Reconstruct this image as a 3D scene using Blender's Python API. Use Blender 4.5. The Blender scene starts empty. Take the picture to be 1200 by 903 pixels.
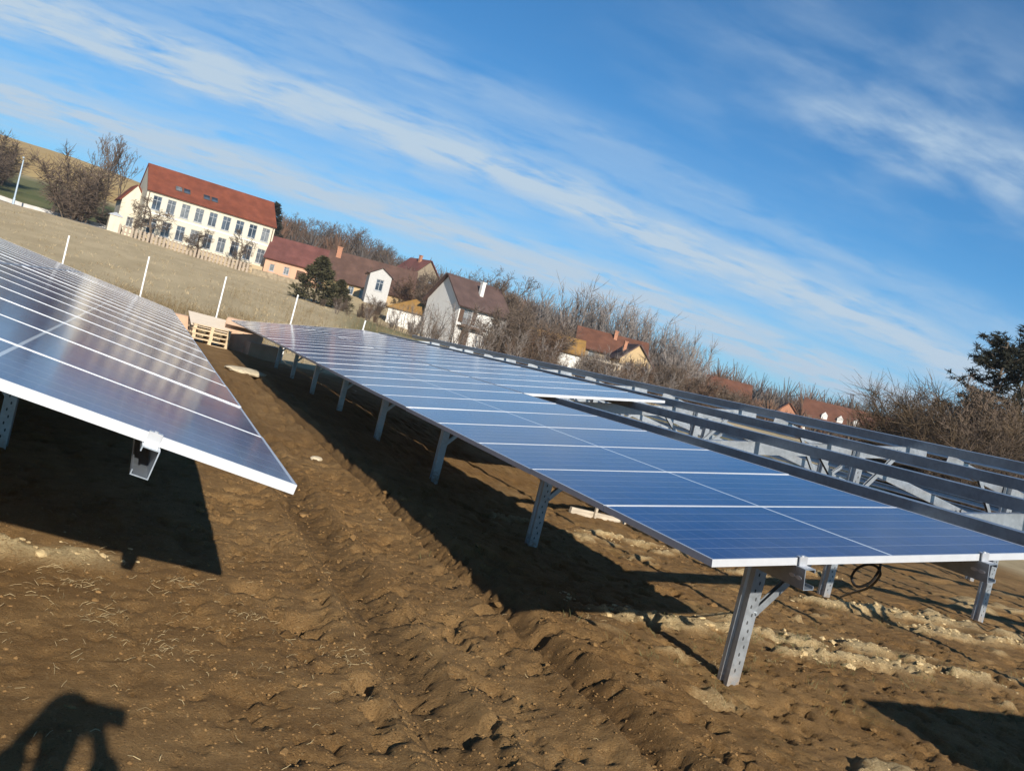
import bpy, bmesh, math, random
import numpy as np
from mathutils import Vector, Matrix
R = math.radians
C = bpy.context.scene.collection
sc = bpy.context.scene
PI = math.pi

# ------------------------------------------------------------------ camera, sky, sun, exposure
EYE = 1.6
FPX, ROLL, PITCH, YAW = 1064.0, R(14.09), R(0.9), R(22.45)
fw = Vector((math.sin(YAW)*math.cos(PITCH), math.cos(YAW)*math.cos(PITCH), -math.sin(PITCH)))
rt = Vector((math.cos(YAW), -math.sin(YAW), 0))
dn = fw.cross(rt)
if dn.z > 0: dn = -dn
IR = math.cos(ROLL)*rt - math.sin(ROLL)*dn
ID = math.sin(ROLL)*rt + math.cos(ROLL)*dn
cam = bpy.data.objects.new('camera', bpy.data.cameras.new('camera')); C.objects.link(cam)
cam.data.sensor_width = 36; cam.data.lens = FPX/1200*36
cam.data.clip_start = 0.05; cam.data.clip_end = 3000
M = Matrix((IR, -ID, -fw)).transposed().to_4x4(); M.translation = (0, 0, EYE)
cam.matrix_world = M
sc.camera = cam

SUN_EL, SUN_AZ = R(24.0), R(183.2)          # azimuth of the sun clockwise from +Y
sd = Vector((math.sin(SUN_AZ)*math.cos(SUN_EL), math.cos(SUN_AZ)*math.cos(SUN_EL), math.sin(SUN_EL)))
sun = bpy.data.lights.new('sun', 'SUN'); sun.energy = 5.0; sun.angle = R(0.5); sun.color = (1, .93, .82)
so = bpy.data.objects.new('sun', sun); C.objects.link(so); so.rotation_euler = sd.to_track_quat('Z', 'Y').to_euler()

sc.view_settings.view_transform = 'Standard'; sc.view_settings.look = 'None'
sc.view_settings.exposure = 0.5; sc.view_settings.gamma = 1
sc.view_settings.use_curve_mapping = False
sc.cycles.max_bounces = 6; sc.cycles.transparent_max_bounces = 8
sc.cycles.sample_clamp_indirect = 6

class NT:
    """short-hand for building node trees"""
    def __init__(s, tree): s.t = tree; s.n = tree.nodes; s.l = tree.links
    def node(s, typ, ins=None, **kw):
        n = s.n.new(typ)
        for k, v in kw.items(): setattr(n, k, v)
        for k, v in (ins or {}).items(): s.put(n.inputs[k], v)
        return n
    def put(s, sock, v):
        if isinstance(v, bpy.types.NodeSocket): s.l.new(v, sock)
        elif hasattr(v, 'outputs'): s.l.new(v.outputs[0], sock)
        else: sock.default_value = v
    def m(s, op, a, b=None, c=None, clamp=False):
        n = s.n.new('ShaderNodeMath'); n.operation = op; n.use_clamp = clamp
        s.put(n.inputs[0], a)
        if b is not None: s.put(n.inputs[1], b)
        if c is not None: s.put(n.inputs[2], c)
        return n.outputs[0]
    def noise(s, vec, scale, detail=4, rough=.55, dist=0):
        n = s.node('ShaderNodeTexNoise', {'Vector': vec, 'Scale': scale, 'Detail': detail, 'Roughness': rough, 'Distortion': dist})
        return n.outputs['Fac']
    def ramp(s, f, lo, hi):
        return s.node('ShaderNodeMapRange', {'Value': f, 'From Min': lo, 'From Max': hi}, interpolation_type='SMOOTHSTEP').outputs[0]
    def mix(s, f, a, b, blend='MIX'):
        n = s.node('ShaderNodeMix', data_type='RGBA', blend_type=blend)
        s.put(n.inputs[0], f); s.put(n.inputs[6], a); s.put(n.inputs[7], b)
        return n.outputs[2]
    def xyz(s, v):
        n = s.node('ShaderNodeSeparateXYZ', {0: v}); return n.outputs
    def vec(s, x, y, z):
        n = s.node('ShaderNodeCombineXYZ', {0: x, 1: y, 2: z}); return n.outputs[0]
    def attr(s, name):
        return s.node('ShaderNodeAttribute', attribute_name=name).outputs['Fac']
    def bump(s, h, strength, dist=.02, normal=None):
        n = s.node('ShaderNodeBump', {'Height': h, 'Strength': strength, 'Distance': dist})
        if normal is not None: s.put(n.inputs['Normal'], normal)
        return n.outputs[0]

def rgb(*c): return (c[0], c[1], c[2], 1)

world = bpy.data.worlds.new('World'); sc.world = world; world.use_nodes = True
w = NT(world.node_tree); w.n.clear()
sky = w.node('ShaderNodeTexSky', sky_type='NISHITA', sun_disc=False, sun_elevation=SUN_EL, sun_rotation=SUN_AZ,
             air_density=1.0, dust_density=.1, ozone_density=3.0, altitude=900)
d = w.node('ShaderNodeTexCoord').outputs['Generated']
dx, dy, dz = w.xyz(d)
den = w.m('ADD', w.m('MAXIMUM', dz, 0), .12)
u = w.m('DIVIDE', dx, den); v = w.m('DIVIDE', dy, den)
warp = w.noise(w.vec(w.m('MULTIPLY', u, .7), w.m('MULTIPLY', v, 1.6), 3.1), 1.3, 5, .55)
vw = w.m('ADD', v, w.m('MULTIPLY', w.m('SUBTRACT', warp, .5), .75))
def gauss(x, c, s):
    t = w.m('DIVIDE', w.m('SUBTRACT', x, c), s)
    return w.m('EXPONENT', w.m('MULTIPLY', w.m('MULTIPLY', t, t), -1))
fine = w.noise(w.vec(u, w.m('MULTIPLY', v, 1.7), .7), 4.0, 8, .58, .25)
wisp = w.noise(w.vec(w.m('ADD', w.m('MULTIPLY', u, 1.1), w.m('MULTIPLY', v, .3)), w.m('MULTIPLY', v, 3.6), 5.7), 3.4, 8, .6, .3)
broad = w.noise(w.vec(u, w.m('MULTIPLY', v, 1.4), 9.2), .85, 4, .5)

b1 = gauss(vw, 2.88, .33)
b2 = w.m('MULTIPLY', gauss(vw, 3.14, .13), w.ramp(u, .7, .2))
b3 = w.m('MULTIPLY', gauss(vw, 3.85, .42), 1.0)
puff = w.ramp(w.noise(w.vec(u, w.m('MULTIPLY', v, 1.5), 4.4), 3.0, 6, .5, .2), .30, .72)
b4 = w.m('MULTIPLY', w.m('MULTIPLY', w.m('MULTIPLY', gauss(u, 1.5, .5), gauss(vw, 1.58, .32)), puff), .8)
b5 = w.m('MULTIPLY', gauss(vw, 2.36, .2), .35)
b6 = w.m('MULTIPLY', w.ramp(vw, 4.3, 5.4), .55)
bands = w.m('MAXIMUM', w.m('MAXIMUM', w.m('MAXIMUM', b1, b2), w.m('MAXIMUM', b3, b4)), w.m('MAXIMUM', b5, b6))
far = w.m('MULTIPLY', w.ramp(broad, .52, .75), w.ramp(v, 1.2, .4))       # thin cloud overhead and behind
bands = w.m('MAXIMUM', bands, w.m('MULTIPLY', far, .18))
tex = w.m('ADD', w.m('MULTIPLY', w.ramp(fine, .20, .58), .8), w.m('MULTIPLY', w.ramp(wisp, .38, .7), .28))
dens = w.m('MULTIPLY', w.m('MULTIPLY', bands, tex), 1.22, clamp=True)
veil = w.m('MULTIPLY', w.ramp(broad, .35, .75), w.m('MULTIPLY', w.ramp(v, 1.3, 2.6), .07))
dens = w.m('MAXIMUM', dens, veil)
dens = w.m('MULTIPLY', dens, w.ramp(dz, -.02, .05))
skyc = w.mix(1.0, sky.outputs[0], rgb(.40, .93, 1.20), 'MULTIPLY')
lowair = w.m('MULTIPLY', w.ramp(dz, .24, .0), .42)
skyc = w.mix(lowair, skyc, rgb(4.0, 5.6, 7.4))
cloudc = w.mix(dens, skyc, rgb(5.0, 6.35, 7.7))
bg = w.node('ShaderNodeBackground', {'Color': cloudc, 'Strength': .072})
w.l.new(bg.outputs[0], w.node('ShaderNodeOutputWorld').inputs[0])

# ------------------------------------------------------------------ numpy noise and terrain
def _hash(ix, iy, seed):
    h = (ix.astype(np.int64)*374761393 + iy.astype(np.int64)*668265263 + seed*974711) & 0x7fffffff
    h = ((h ^ (h >> 13))*1274126177) & 0x7fffffff
    h = h ^ (h >> 16)
    return (h & 0xffff)/65535.0
def vnoise(x, y, seed=0):
    ix = np.floor(x); iy = np.floor(y); fx = x-ix; fy = y-iy
    fx = fx*fx*fx*(fx*(fx*6-15)+10); fy = fy*fy*fy*(fy*(fy*6-15)+10)
    a = _hash(ix, iy, seed); b = _hash(ix+1, iy, seed); c = _hash(ix, iy+1, seed); d = _hash(ix+1, iy+1, seed)
    return (a*(1-fx)+b*fx)*(1-fy)+(c*(1-fx)+d*fx)*fy
def fbm(x, y, oct=4, seed=0, gain=.5):
    s = 0; a = 1; t = 0
    for i in range(oct):
        s = s+a*vnoise(x*2**i+17.3*i, y*2**i-9.1*i, seed+i); t += a; a *= gain
    return s/t
def sstep(a, b, x):
    t = np.clip((x-a)/(b-a), 0, 1); return t*t*(3-2*t)

KA = np.array([-180, -60, -12, -7, 2, 10, 20, 30, 37, 43, 52, 75, 120, 180.])
KD = np.array([0, 32, 100, 150, 300, 500, 1000.])
KZ = np.array([  # metres above the eye
 [-1.6]*7,
 [-1.6, -1.6, 1, 4, 14, 26, 30],
 [-1.6, -1.6, 3, 7, 26, 50, 58],
 [-1.6, -1.6, 3, 6, 25, 49, 56],
 [-1.6, -1.6, 3, 6, 22, 44, 52],
 [-1.6, -1.6, 2.6, 5.4, 19, 33, 38],
 [-1.6, -1.6, 1.4, 4, 15, 24, 30],
 [-1.6, -1.6, .9, 2.4, 9, 14, 20],
 [-1.6, -1.6, .2, 1.4, 6, 14, 20],
 [-1.6, -1.6, -.3, .7, 6, 20, 28],
 [-1.6, -1.5, -.6, .2, 6, 21, 30],
 [-1.6, -1.5, -.6, .2, 5, 18, 26],
 [-1.6]*7, [-1.6]*7])
def g0(x, y):
    A = np.degrees(np.arctan2(x, y)); D = np.hypot(x, y)
    ia = np.clip(np.searchsorted(KA, A)-1, 0, len(KA)-2); idd = np.clip(np.searchsorted(KD, D)-1, 0, len(KD)-2)
    ta = np.clip((A-KA[ia])/(KA[ia+1]-KA[ia]), 0, 1); td = np.clip((D-KD[idd])/(KD[idd+1]-KD[idd]), 0, 1)
    ta = ta*ta*(3-2*ta)
    return EYE+(KZ[ia, idd]*(1-ta)+KZ[ia+1, idd]*ta)*(1-td)+(KZ[ia, idd+1]*(1-ta)+KZ[ia+1, idd+1]*ta)*td
ANCH = np.array([(-3.3, 140, 7.0), (14.5, 142.3, 6.6), (-5.4, 131.9, 6.5), (12.8, 136.4, 5.5), (14.3, 139.3, 6.4), (20, 136.5, 6.0),
                 (24.5, 127.7, 6.4), (27, 125, 6.5), (25.7, 104.9, 3.4), (31, 103.4, 3.1), (32.2, 98.9, 2.8), (39, 102.8, 3.1),
                 (-21.8, 148.4, 7.2), (-11, 149.6, 6.9), (3, 150, 7.0), (0, 60, 1.6), (30, 60, 1.2), (10, 100, 3.9)])
_r = ANCH[:, 2]-g0(ANCH[:, 0], ANCH[:, 1])
_K = np.exp(-((ANCH[:, None, :2]-ANCH[None, :, :2])**2).sum(2)/(2*14**2))
_W = np.linalg.solve(_K+.15*np.eye(len(ANCH)), _r)
def g(x, y):
    x = np.asarray(x, float); y = np.asarray(y, float)
    z = g0(x, y)
    for (ax, ay, _), k in zip(ANCH, _W):
        z = z+k*np.exp(-((x-ax)**2+(y-ay)**2)/(2*14**2))
    return z
def gz(x, y): return float(g(np.array([x]), np.array([y]))[0])
def at(px, py, D):
    """the point seen at a pixel of the 1200 x 903 photograph, D metres away over the ground"""
    r = fw+IR*((px-600)/FPX)+ID*((py-451.5)/FPX)
    k = D/math.hypot(r.x, r.y)
    return Vector((r.x*k, r.y*k, EYE+r.z*k))

# clay left along the trench lines that cross the rows
TRENCH = [(5.95, 3.2, 6.6, .5), (5.45, 4.9, 8.2, .4), (7.45, 6.6, 9.5, .4), (5.22, -2.4, .30, .42), (6.9, 7.6, 11, .4), (9.2, 5, 9, .3)]
def clay_of(x, y):
    c = np.zeros_like(x)
    for yc, xa, xb, wd in TRENCH:
        yy = yc+.16*(vnoise(x*1.1, x*0+yc, 5)-.5)-.02*(x-xa)
        m = np.exp(-((y-yy)/(wd*.32))**2)*sstep(xa, xa+.35, x)*(1-sstep(xb-.4, xb, x))
        c = np.maximum(c, m*sstep(.32, .50, fbm(x*3.1, y*4.5, 3, 31)))
    spots = sstep(.70, .80, fbm(x*1.2+40, y*2.6, 3, 77))*sstep(2.6, 4.2, x)*sstep(12, 8, y)*.8
    return np.clip(np.maximum(c, spots), 0, 1)
RUTS = ((1.50, .075, .13), (2.52, .13, .11))
def rut_x(x, y, xc): return x-xc-.04*(vnoise(y*.7, y*0+xc, 8)-.5)
def micro(x, y):
    site = 1-sstep(29, 34, y)
    near = 1-sstep(14, 24, np.hypot(x, y-4))
    h = (fbm(x*.8, y*.8, 3, 3)-.5)*.08+.10*(1-sstep(2.9, 3.9, x))
    rough = sstep(.3, 1.3, x)*(1-.45*sstep(2.7, 3.2, x))*.8+.2
    h = h+near*(fbm(x*4.2, y*4.2, 3, 11, .5)-.5)*.016*rough
    h = h+near*(fbm(x*14, y*14, 3, 23, .7)-.5)*.030*(.35+rough)
    for sc_, th_, dp_, sd_ in ((3.1, .675, .045, 51), (6.5, .67, .04, 57), (12, .66, .026, 63)):      # broken crust: pits and cracks
        h = h-near*sstep(th_, th_+.07, fbm(x*sc_*1.15+9, y*sc_*.85+4, 3, sd_, .6))*dp_*(.25+rough)
    h = h-near*rough*.012*sstep(.035, .0, np.abs(fbm(x*2.6+3, y*2.2, 4, 83, .6)-.5))
    for xc, dep, wd in RUTS:           # wheel ruts along the aisle
        xx = rut_x(x, y, xc)
        tr = np.exp(-(xx/wd)**2)
        lug = .5+.5*np.sin((y+np.abs(xx)*.9)*2*PI/.11)
        h = h-near*tr*(dep*(.55+.45*fbm(x*2, y*1.3, 2, 61))+.038*lug*fbm(x*5, y*5, 2, 69))+near*.045*np.exp(-((np.abs(xx)-wd*1.75)/.07)**2)*(.4+.9*fbm(x*6, y*3, 3, 67))
    cl = clay_of(x, y)
    h = h+cl*(.02+.075*fbm(x*9, y*9, 3, 71))
    return h*site+(1-site)*(fbm(x*.4, y*.4, 3, 5)-.5)*.12

# ------------------------------------------------------------------ mesh helpers
class MB:
    def __init__(s): s.v = []; s.f = []; s.mi = []; s.k = 0
    def add(s, vs, fs, mi=None):
        b = len(s.v); s.v.extend([tuple(p) for p in vs]); s.f.extend([tuple(i+b for i in q) for q in fs])
        s.mi.extend([s.k if mi is None else mi]*len(fs))
    def quad(s, a, b, c, d_, mi=None): s.add([a, b, c, d_], [(0, 1, 2, 3)], mi)
    def box(s, c, size, rot=None, mi=None):
        c = Vector(c); hx, hy, hz = size[0]/2, size[1]/2, size[2]/2
        vs = [Vector((x, y, z)) for z in (-hz, hz) for x, y in ((-hx, -hy), (hx, -hy), (hx, hy), (-hx, hy))]
        if rot is not None: vs = [rot @ p for p in vs]
        s.add([p+c for p in vs], [(3, 2, 1, 0), (4, 5, 6, 7), (0, 1, 5, 4), (1, 2, 6, 5), (2, 3, 7, 6), (3, 0, 4, 7)], mi)
    def span(s, lo, hi, mi=None):
        s.box([(a+b)/2 for a, b in zip(lo, hi)], [b-a for a, b in zip(lo, hi)], None, mi)
    def prism(s, poly, p0, ex, ey, ez, length, mi=None, caps=True):
        """a 2-D outline (in ex, ey) swept along ez"""
        p0 = Vector(p0); ex = Vector(ex); ey = Vector(ey); ez = Vector(ez); n = len(poly)
        vs = [p0+ex*a+ey*b for a, b in poly]+[p0+ex*a+ey*b+ez*length for a, b in poly]
        fs = [(i, (i+1) % n, n+(i+1) % n, n+i) for i in range(n)]
        if caps: fs += [tuple(range(n-1, -1, -1)), tuple(range(n, 2*n))]
        s.add(vs, fs, mi)
    def tube(s, p0, p1, r0, r1, n=6, caps=False, mi=None):
        p0 = Vector(p0); p1 = Vector(p1); z = (p1-p0)
        if z.length < 1e-6: return
        z.normalize(); x = z.orthogonal().normalized(); y = z.cross(x)
        vs = []
        for p, r in ((p0, r0), (p1, r1)):
            for i in range(n):
                a = 2*PI*i/n; vs.append(p+x*(r*math.cos(a))+y*(r*math.sin(a)))
        fs = [(i, (i+1) % n, n+(i+1) % n, n+i) for i in range(n)]
        if caps: fs += [tuple(range(n-1, -1, -1)), tuple(range(n, 2*n))]
        s.add(vs, fs, mi)
    def ribbon(s, p0, p1, wd, rng, mi=None):
        p0 = Vector(p0); p1 = Vector(p1); z = p1-p0
        x = z.cross(Vector((rng.uniform(-1, 1), rng.uniform(-1, 1), rng.uniform(-1, 1))))
        if x.length < 1e-6: return
        x = x.normalized()*wd
        s.add([p0-x, p0+x, p1+x*.3, p1-x*.3], [(0, 1, 2, 3)], mi)
    def mesh(s, name, mats, smooth=False):
        me = bpy.data.meshes.new(name); me.from_pydata(s.v, [], s.f)
        for m_ in (mats if isinstance(mats, (list, tuple)) else [mats]): me.materials.append(m_)
        me.polygons.foreach_set('material_index', s.mi)
        if smooth: me.polygons.foreach_set('use_smooth', [True]*len(s.f))
        me.update(); return me
    def build(s, name, mats, parent=None, loc=(0, 0, 0), smooth=False):
        return obj(name, s.mesh(name, mats, smooth), parent, loc)
def obj(name, me, parent=None, loc=(0, 0, 0), rot=None):
    o = bpy.data.objects.new(name, me); C.objects.link(o); o.location = loc
    if rot is not None: o.rotation_euler = rot
    if parent is not None: o.parent = parent
    return o
def tag(o, label, cat, group=None, kind=None):
    if label: o['label'] = label
    if cat: o['category'] = cat
    if group: o['group'] = group
    if kind: o['kind'] = kind
    return o
def thing(name, label, cat, loc=(0, 0, 0), rot=(0, 0, 0), group=None):
    o = bpy.data.objects.new(name, None); C.objects.link(o); o.location = loc; o.rotation_euler = rot
    o.empty_display_size = .2
    return tag(o, label, cat, group)
def dup(root, loc, rot=None, label=None, scale=None, group=None):
    r = root.copy(); C.objects.link(r); r.location = loc
    if rot is not None: r.rotation_euler = rot
    if scale is not None: r.scale = scale
    if label: r['label'] = label
    if group: r['group'] = group
    for ch in list(root.children):
        c = ch.copy(); C.objects.link(c); c.parent = r
        for q in list(ch.children):
            e = q.copy(); C.objects.link(e); e.parent = c
    return r
ORD = ['first', 'second', 'third', 'fourth', 'fifth', 'sixth', 'seventh', 'eighth', 'ninth', 'tenth', 'eleventh', 'twelfth', 'thirteenth',
       'fourteenth', 'fifteenth', 'sixteenth', 'seventeenth', 'eighteenth', 'nineteenth', 'twentieth', 'twenty-first', 'twenty-second',
       'twenty-third', 'twenty-fourth', 'twenty-fifth', 'twenty-sixth', 'twenty-seventh', 'twenty-eighth', 'twenty-ninth', 'thirtieth', 'thirty-first', 'thirty-second']

# ------------------------------------------------------------------ materials
def material(name):
    m = bpy.data.materials.new(name); m.use_nodes = True
    t = NT(m.node_tree); t.n.clear()
    bs = t.node('ShaderNodeBsdfPrincipled'); out = t.node('ShaderNodeOutputMaterial')
    t.l.new(bs.outputs[0], out.inputs[0])
    return m, t, bs
def simple(name, col, rough=.7, metal=0, var=.25, scale=6, bump=.0, spec=.4, detail=5, dist=.01):
    m, t, b = material(name)
    co = t.node('ShaderNodeTexCoord').outputs['Object']
    n = t.noise(co, scale, detail)
    c = t.mix(t.ramp(n, .25, .75), rgb(*[k*(1-var) for k in col]), rgb(*[min(1, k*(1+var)) for k in col]))
    t.put(b.inputs['Base Color'], c); b.inputs['Roughness'].default_value = rough
    b.inputs['Metallic'].default_value = metal; b.inputs['Specular IOR Level'].default_value = spec
    if bump: t.put(b.inputs['Normal'], t.bump(t.noise(co, scale*4, 6), bump, dist))
    return m

def mat_ground():
    m, t, b = material('soil_and_field')
    co = t.node('ShaderNodeTexCoord').outputs['Object']
    x, y, z = t.xyz(co)
    n1 = t.noise(co, .9, 5); n2 = t.noise(co, 7, 6, .6); n3 = t.noise(co, 55, 5, .65); n4 = t.noise(co, 130, 4, .7)
    soil = t.mix(t.ramp(n1, .35, .65), rgb(.275, .155, .058), rgb(.365, .222, .092))
    soil = t.mix(t.ramp(n2, .3, .72), t.mix(.5, soil, rgb(.155, .086, .034)), soil)
    soil = t.mix(t.m('MULTIPLY', t.ramp(n3, .52, .70), .6), soil, rgb(.42, .28, .135))
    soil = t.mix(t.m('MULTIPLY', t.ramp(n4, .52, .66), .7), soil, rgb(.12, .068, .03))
    damp = t.ramp(t.noise(co, .55, 4, .6, .6), .50, .68)
    soil = t.mix(t.m('MULTIPLY', damp, .4), soil, rgb(.18, .105, .045))
    tuft = t.m('MULTIPLY', t.ramp(t.noise(co, 1.5, 5, .6), .56, .70), t.ramp(x, 2.6, 4.2))
    soil = t.mix(t.m('MULTIPLY', tuft, t.m('MULTIPLY', t.ramp(n3, .4, .6), .5)), soil, rgb(.115, .11, .042))
    soil = t.mix(t.m('MULTIPLY', t.m('MULTIPLY', t.attr('rut'), t.ramp(n2, .25, .6)), .75, clamp=True), soil, rgb(.075, .046, .022))  # ruts darkened in the colour: damp soil plus shade of their ragged walls
    clay = t.m('MULTIPLY', t.attr('clay'), t.ramp(n3, .25, .55))
    soil = t.mix(clay, soil, rgb(.60, .46, .25))
    # dry meadow beyond the site
    st = t.noise(t.vec(t.m('MULTIPLY', x, .35), t.m('MULTIPLY', y, .12), 0), 1.0, 6, .6)
    f2 = t.noise(co, 3.0, 6, .7)
    field = t.mix(t.ramp(st, .3, .7), rgb(.43, .33, .19), rgb(.55, .43, .255))
    field = t.mix(t.m('MULTIPLY', t.ramp(f2, .45, .75), .4), field, rgb(.30, .235, .13))
    col = t.mix(t.attr('field'), soil, field)
    crop = t.mix(t.ramp(t.noise(co, .03, 4), .35, .65), rgb(.40, .265, .10), rgb(.47, .33, .135))
    col = t.mix(t.attr('crop'), col, crop)
    col = t.mix(t.attr('green'), col, t.mix(t.ramp(t.noise(co, .12, 5), .3, .7), rgb(.085, .10, .035), rgb(.16, .15, .065)))
    col = t.mix(t.attr('wood'), col, t.mix(t.ramp(t.noise(co, .15, 6, .7), .3, .7), rgb(.075, .055, .036), rgb(.14, .105, .065)))
    t.put(b.inputs['Base Color'], col)
    b.inputs['Roughness'].default_value = .95; b.inputs['Specular IOR Level'].default_value = .12
    h = t.m('ADD', t.m('MULTIPLY', t.noise(co, 34, 6, .7), .5), t.m('MULTIPLY', t.noise(co, 105, 5, .8), .95))
    h = t.m('SUBTRACT', h, t.m('MULTIPLY', t.ramp(t.noise(co, 48, 4, .6), .60, .70), .35))
    t.put(b.inputs['Normal'], t.bump(h, .85, .032))
    return m
def mat_glass_panel():
    m, t, b = material('solar_cells')
    co = t.node('ShaderNodeTexCoord').outputs['Object']
    x, y, z = t.xyz(co)
    def lines(v_, pitch, half, soft=.0006):
        f = t.m('ABSOLUTE', t.m('SUBTRACT', t.m('FRACT', t.m('ADD', t.m('DIVIDE', v_, pitch), 100.5)), .5))
        return t.ramp(t.m('MULTIPLY', f, pitch), half+soft, half-soft)
    ax = t.m('ABSOLUTE', x)
    xs = t.m('SUBTRACT', ax, .0085)
    lx = lines(xs, .0856, .0010); ly = lines(y, .1695, .0015)
    mid = t.ramp(ax, .0085, .0070)
    edge = t.m('MAXIMUM', t.ramp(ax, 1.0345, 1.0365), t.ramp(t.m('ABSOLUTE', y), .5090, .5110))
    bus = t.m('MULTIPLY', lines(t.m('ADD', y, .0106), .0339, .0004, .0003), .14)
    oi = t.node('ShaderNodeObjectInfo').outputs['Random']
    cell = t.node('ShaderNodeTexWhiteNoise', noise_dimensions='3D')
    t.put(cell.inputs['Vector'], t.vec(t.m('FLOOR', t.m('DIVIDE', x, .0856)), t.m('FLOOR', t.m('DIVIDE', y, .1695)), t.m('MULTIPLY', oi, 37)))
    gr = t.node('ShaderNodeTexVoronoi', {'Vector': co, 'Scale': 70.0})
    base = t.mix(t.m('ADD', t.m('MULTIPLY', cell.outputs['Value'], .5), t.m('MULTIPLY', t.xyz(gr.outputs['Color'])[0], .35)), rgb(.003, .012, .085), rgb(.007, .028, .15))
    ln = t.m('MAXIMUM', t.m('MAXIMUM', t.m('MULTIPLY', lx, .22), t.m('MULTIPLY', ly, .75)), t.m('MAXIMUM', mid, edge))
    col = t.mix(t.m('MAXIMUM', ln, bus), base, rgb(.55, .58, .62))
    dust = t.noise(co, 2.3, 6, .6)
    col = t.mix(t.m('MULTIPLY', t.ramp(dust, .4, .8), .06), col, rgb(.34, .34, .34))
    t.put(b.inputs['Base Color'], col)
    t.put(b.inputs['Roughness'], t.m('ADD', .085, t.m('MULTIPLY', dust, .08)))
    b.inputs['IOR'].default_value = 1.5; b.inputs['Specular IOR Level'].default_value = .5
    t.put(b.inputs['Normal'], t.bump(t.noise(co, 1.6, 2), .03, .02))
    return m
def mat_galv(name='galvanised_steel', col=(.40, .43, .46), rough=.42, metal=.7):
    m, t, b = material(name)
    co = t.node('ShaderNodeTexCoord').outputs['Object']
    vo = t.node('ShaderNodeTexVoronoi', {'Vector': co, 'Scale': 38.0})
    n = t.noise(co, 5, 5, .6)
    f = t.m('ADD', t.m('MULTIPLY', t.xyz(vo.outputs['Color'])[0], .18), t.m('MULTIPLY', n, .82))
    stl = t.mix(t.ramp(f, .2, .8), rgb(*[c*.8 for c in col]), rgb(*[min(1, c*1.12) for c in col]))
    mud = t.m('MULTIPLY', t.ramp(t.m('ADD', t.xyz(co)[2], t.m('MULTIPLY', t.noise(co, 9, 5, .7), .35)), -.62, -.86), t.ramp(t.noise(co, 22, 5, .7), .35, .6))
    stl = t.mix(t.m('MULTIPLY', mud, .8), stl, rgb(.20, .13, .065))
    t.put(b.inputs['Base Color'], stl)
    t.put(b.inputs['Metallic'], t.m('MULTIPLY', t.m('SUBTRACT', 1.0, mud), metal))
    t.put(b.inputs['Roughness'], t.m('ADD', rough-.1, t.m('MULTIPLY', f, .22)))
    return m
def mat_tiles(name, col, pitch=.32):
    m, t, b = material(name)
    co = t.node('ShaderNodeTexCoord').outputs['Object']
    x, y, z = t.xyz(co)
    n = t.noise(co, .6, 6, .65); n2 = t.noise(co, 9, 3)
    row = t.m('FRACT', t.m('DIVIDE', z, pitch*.6)); wav = t.m('SINE', t.m('MULTIPLY', t.m('ADD', x, y), 2*PI/.24))
    c = t.mix(t.ramp(n, .3, .75), rgb(*[k*.72 for k in col]), rgb(*[k*1.2 for k in col]))
    c = t.mix(t.m('MULTIPLY', t.ramp(n2, .5, .8), .35), c, rgb(col[0]*.45, col[1]*.5, col[2]*.6))
    t.put(b.inputs['Base Color'], c); b.inputs['Roughness'].default_value = .8; b.inputs['Specular IOR Level'].default_value = .25
    t.put(b.inputs['Normal'], t.bump(t.m('ADD', t.m('MULTIPLY', row, .7), t.m('MULTIPLY', wav, .3)), .7, .05))
    return m
def mat_plaster(name, col, stain=.35):
    m, t, b = material(name)
    co = t.node('ShaderNodeTexCoord').outputs['Object']
    x, y, z = t.xyz(co)
    n = t.noise(co, .9, 6, .65); st = t.noise(t.vec(t.m('MULTIPLY', x, 2.2), t.m('MULTIPLY', y, 2.2), t.m('MULTIPLY', z, .3)), 1.0, 5, .6)
    c = t.mix(t.m('MULTIPLY', t.ramp(n, .45, .75), stain), rgb(*col), rgb(*[k*.68 for k in col]))
    c = t.mix(t.m('MULTIPLY', t.ramp(st, .52, .78), stain*.8), c, rgb(col[0]*.55, col[1]*.52, col[2]*.48))
    t.put(b.inputs['Base Color'], c); b.inputs['Roughness'].default_value = .9; b.inputs['Specular IOR Level'].default_value = .2
    t.put(b.inputs['Normal'], t.bump(t.noise(co, 12, 5), .25, .02))
    return m
def mat_wood(name, col, var=.3):
    m, t, b = material(name)
    co = t.node('ShaderNodeTexCoord').outputs['Object']
    x, y, z = t.xyz(co)
    n = t.noise(t.vec(t.m('MULTIPLY', x, 3), t.m('MULTIPLY', y, 30), t.m('MULTIPLY', z, 30)), 1, 5, .6)
    c = t.mix(t.ramp(n, .3, .7), rgb(*[k*(1-var) for k in col]), rgb(*[k*(1+var*.6) for k in col]))
    t.put(b.inputs['Base Color'], c); b.inputs['Roughness'].default_value = .8; b.inputs['Specular IOR Level'].default_value = .25
    t.put(b.inputs['Normal'], t.bump(n, .3, .004))
    return m
def mat_bark(name, col, var=.35):
    m, t, b = material(name)
    co = t.node('ShaderNodeTexCoord').outputs['Object']
    n = t.noise(co, 2.2, 6, .7); oi = t.node('ShaderNodeObjectInfo').outputs['Random']
    f = t.m('ADD', t.m('MULTIPLY', t.ramp(n, .3, .7), .7), t.m('MULTIPLY', oi, .3))
    t.put(b.inputs['Base Color'], t.mix(f, rgb(*[k*(1-var) for k in col]), rgb(*[k*(1+var) for k in col])))
    b.inputs['Roughness'].default_value = .9; b.inputs['Specular IOR Level'].default_value = .15
    return m

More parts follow.
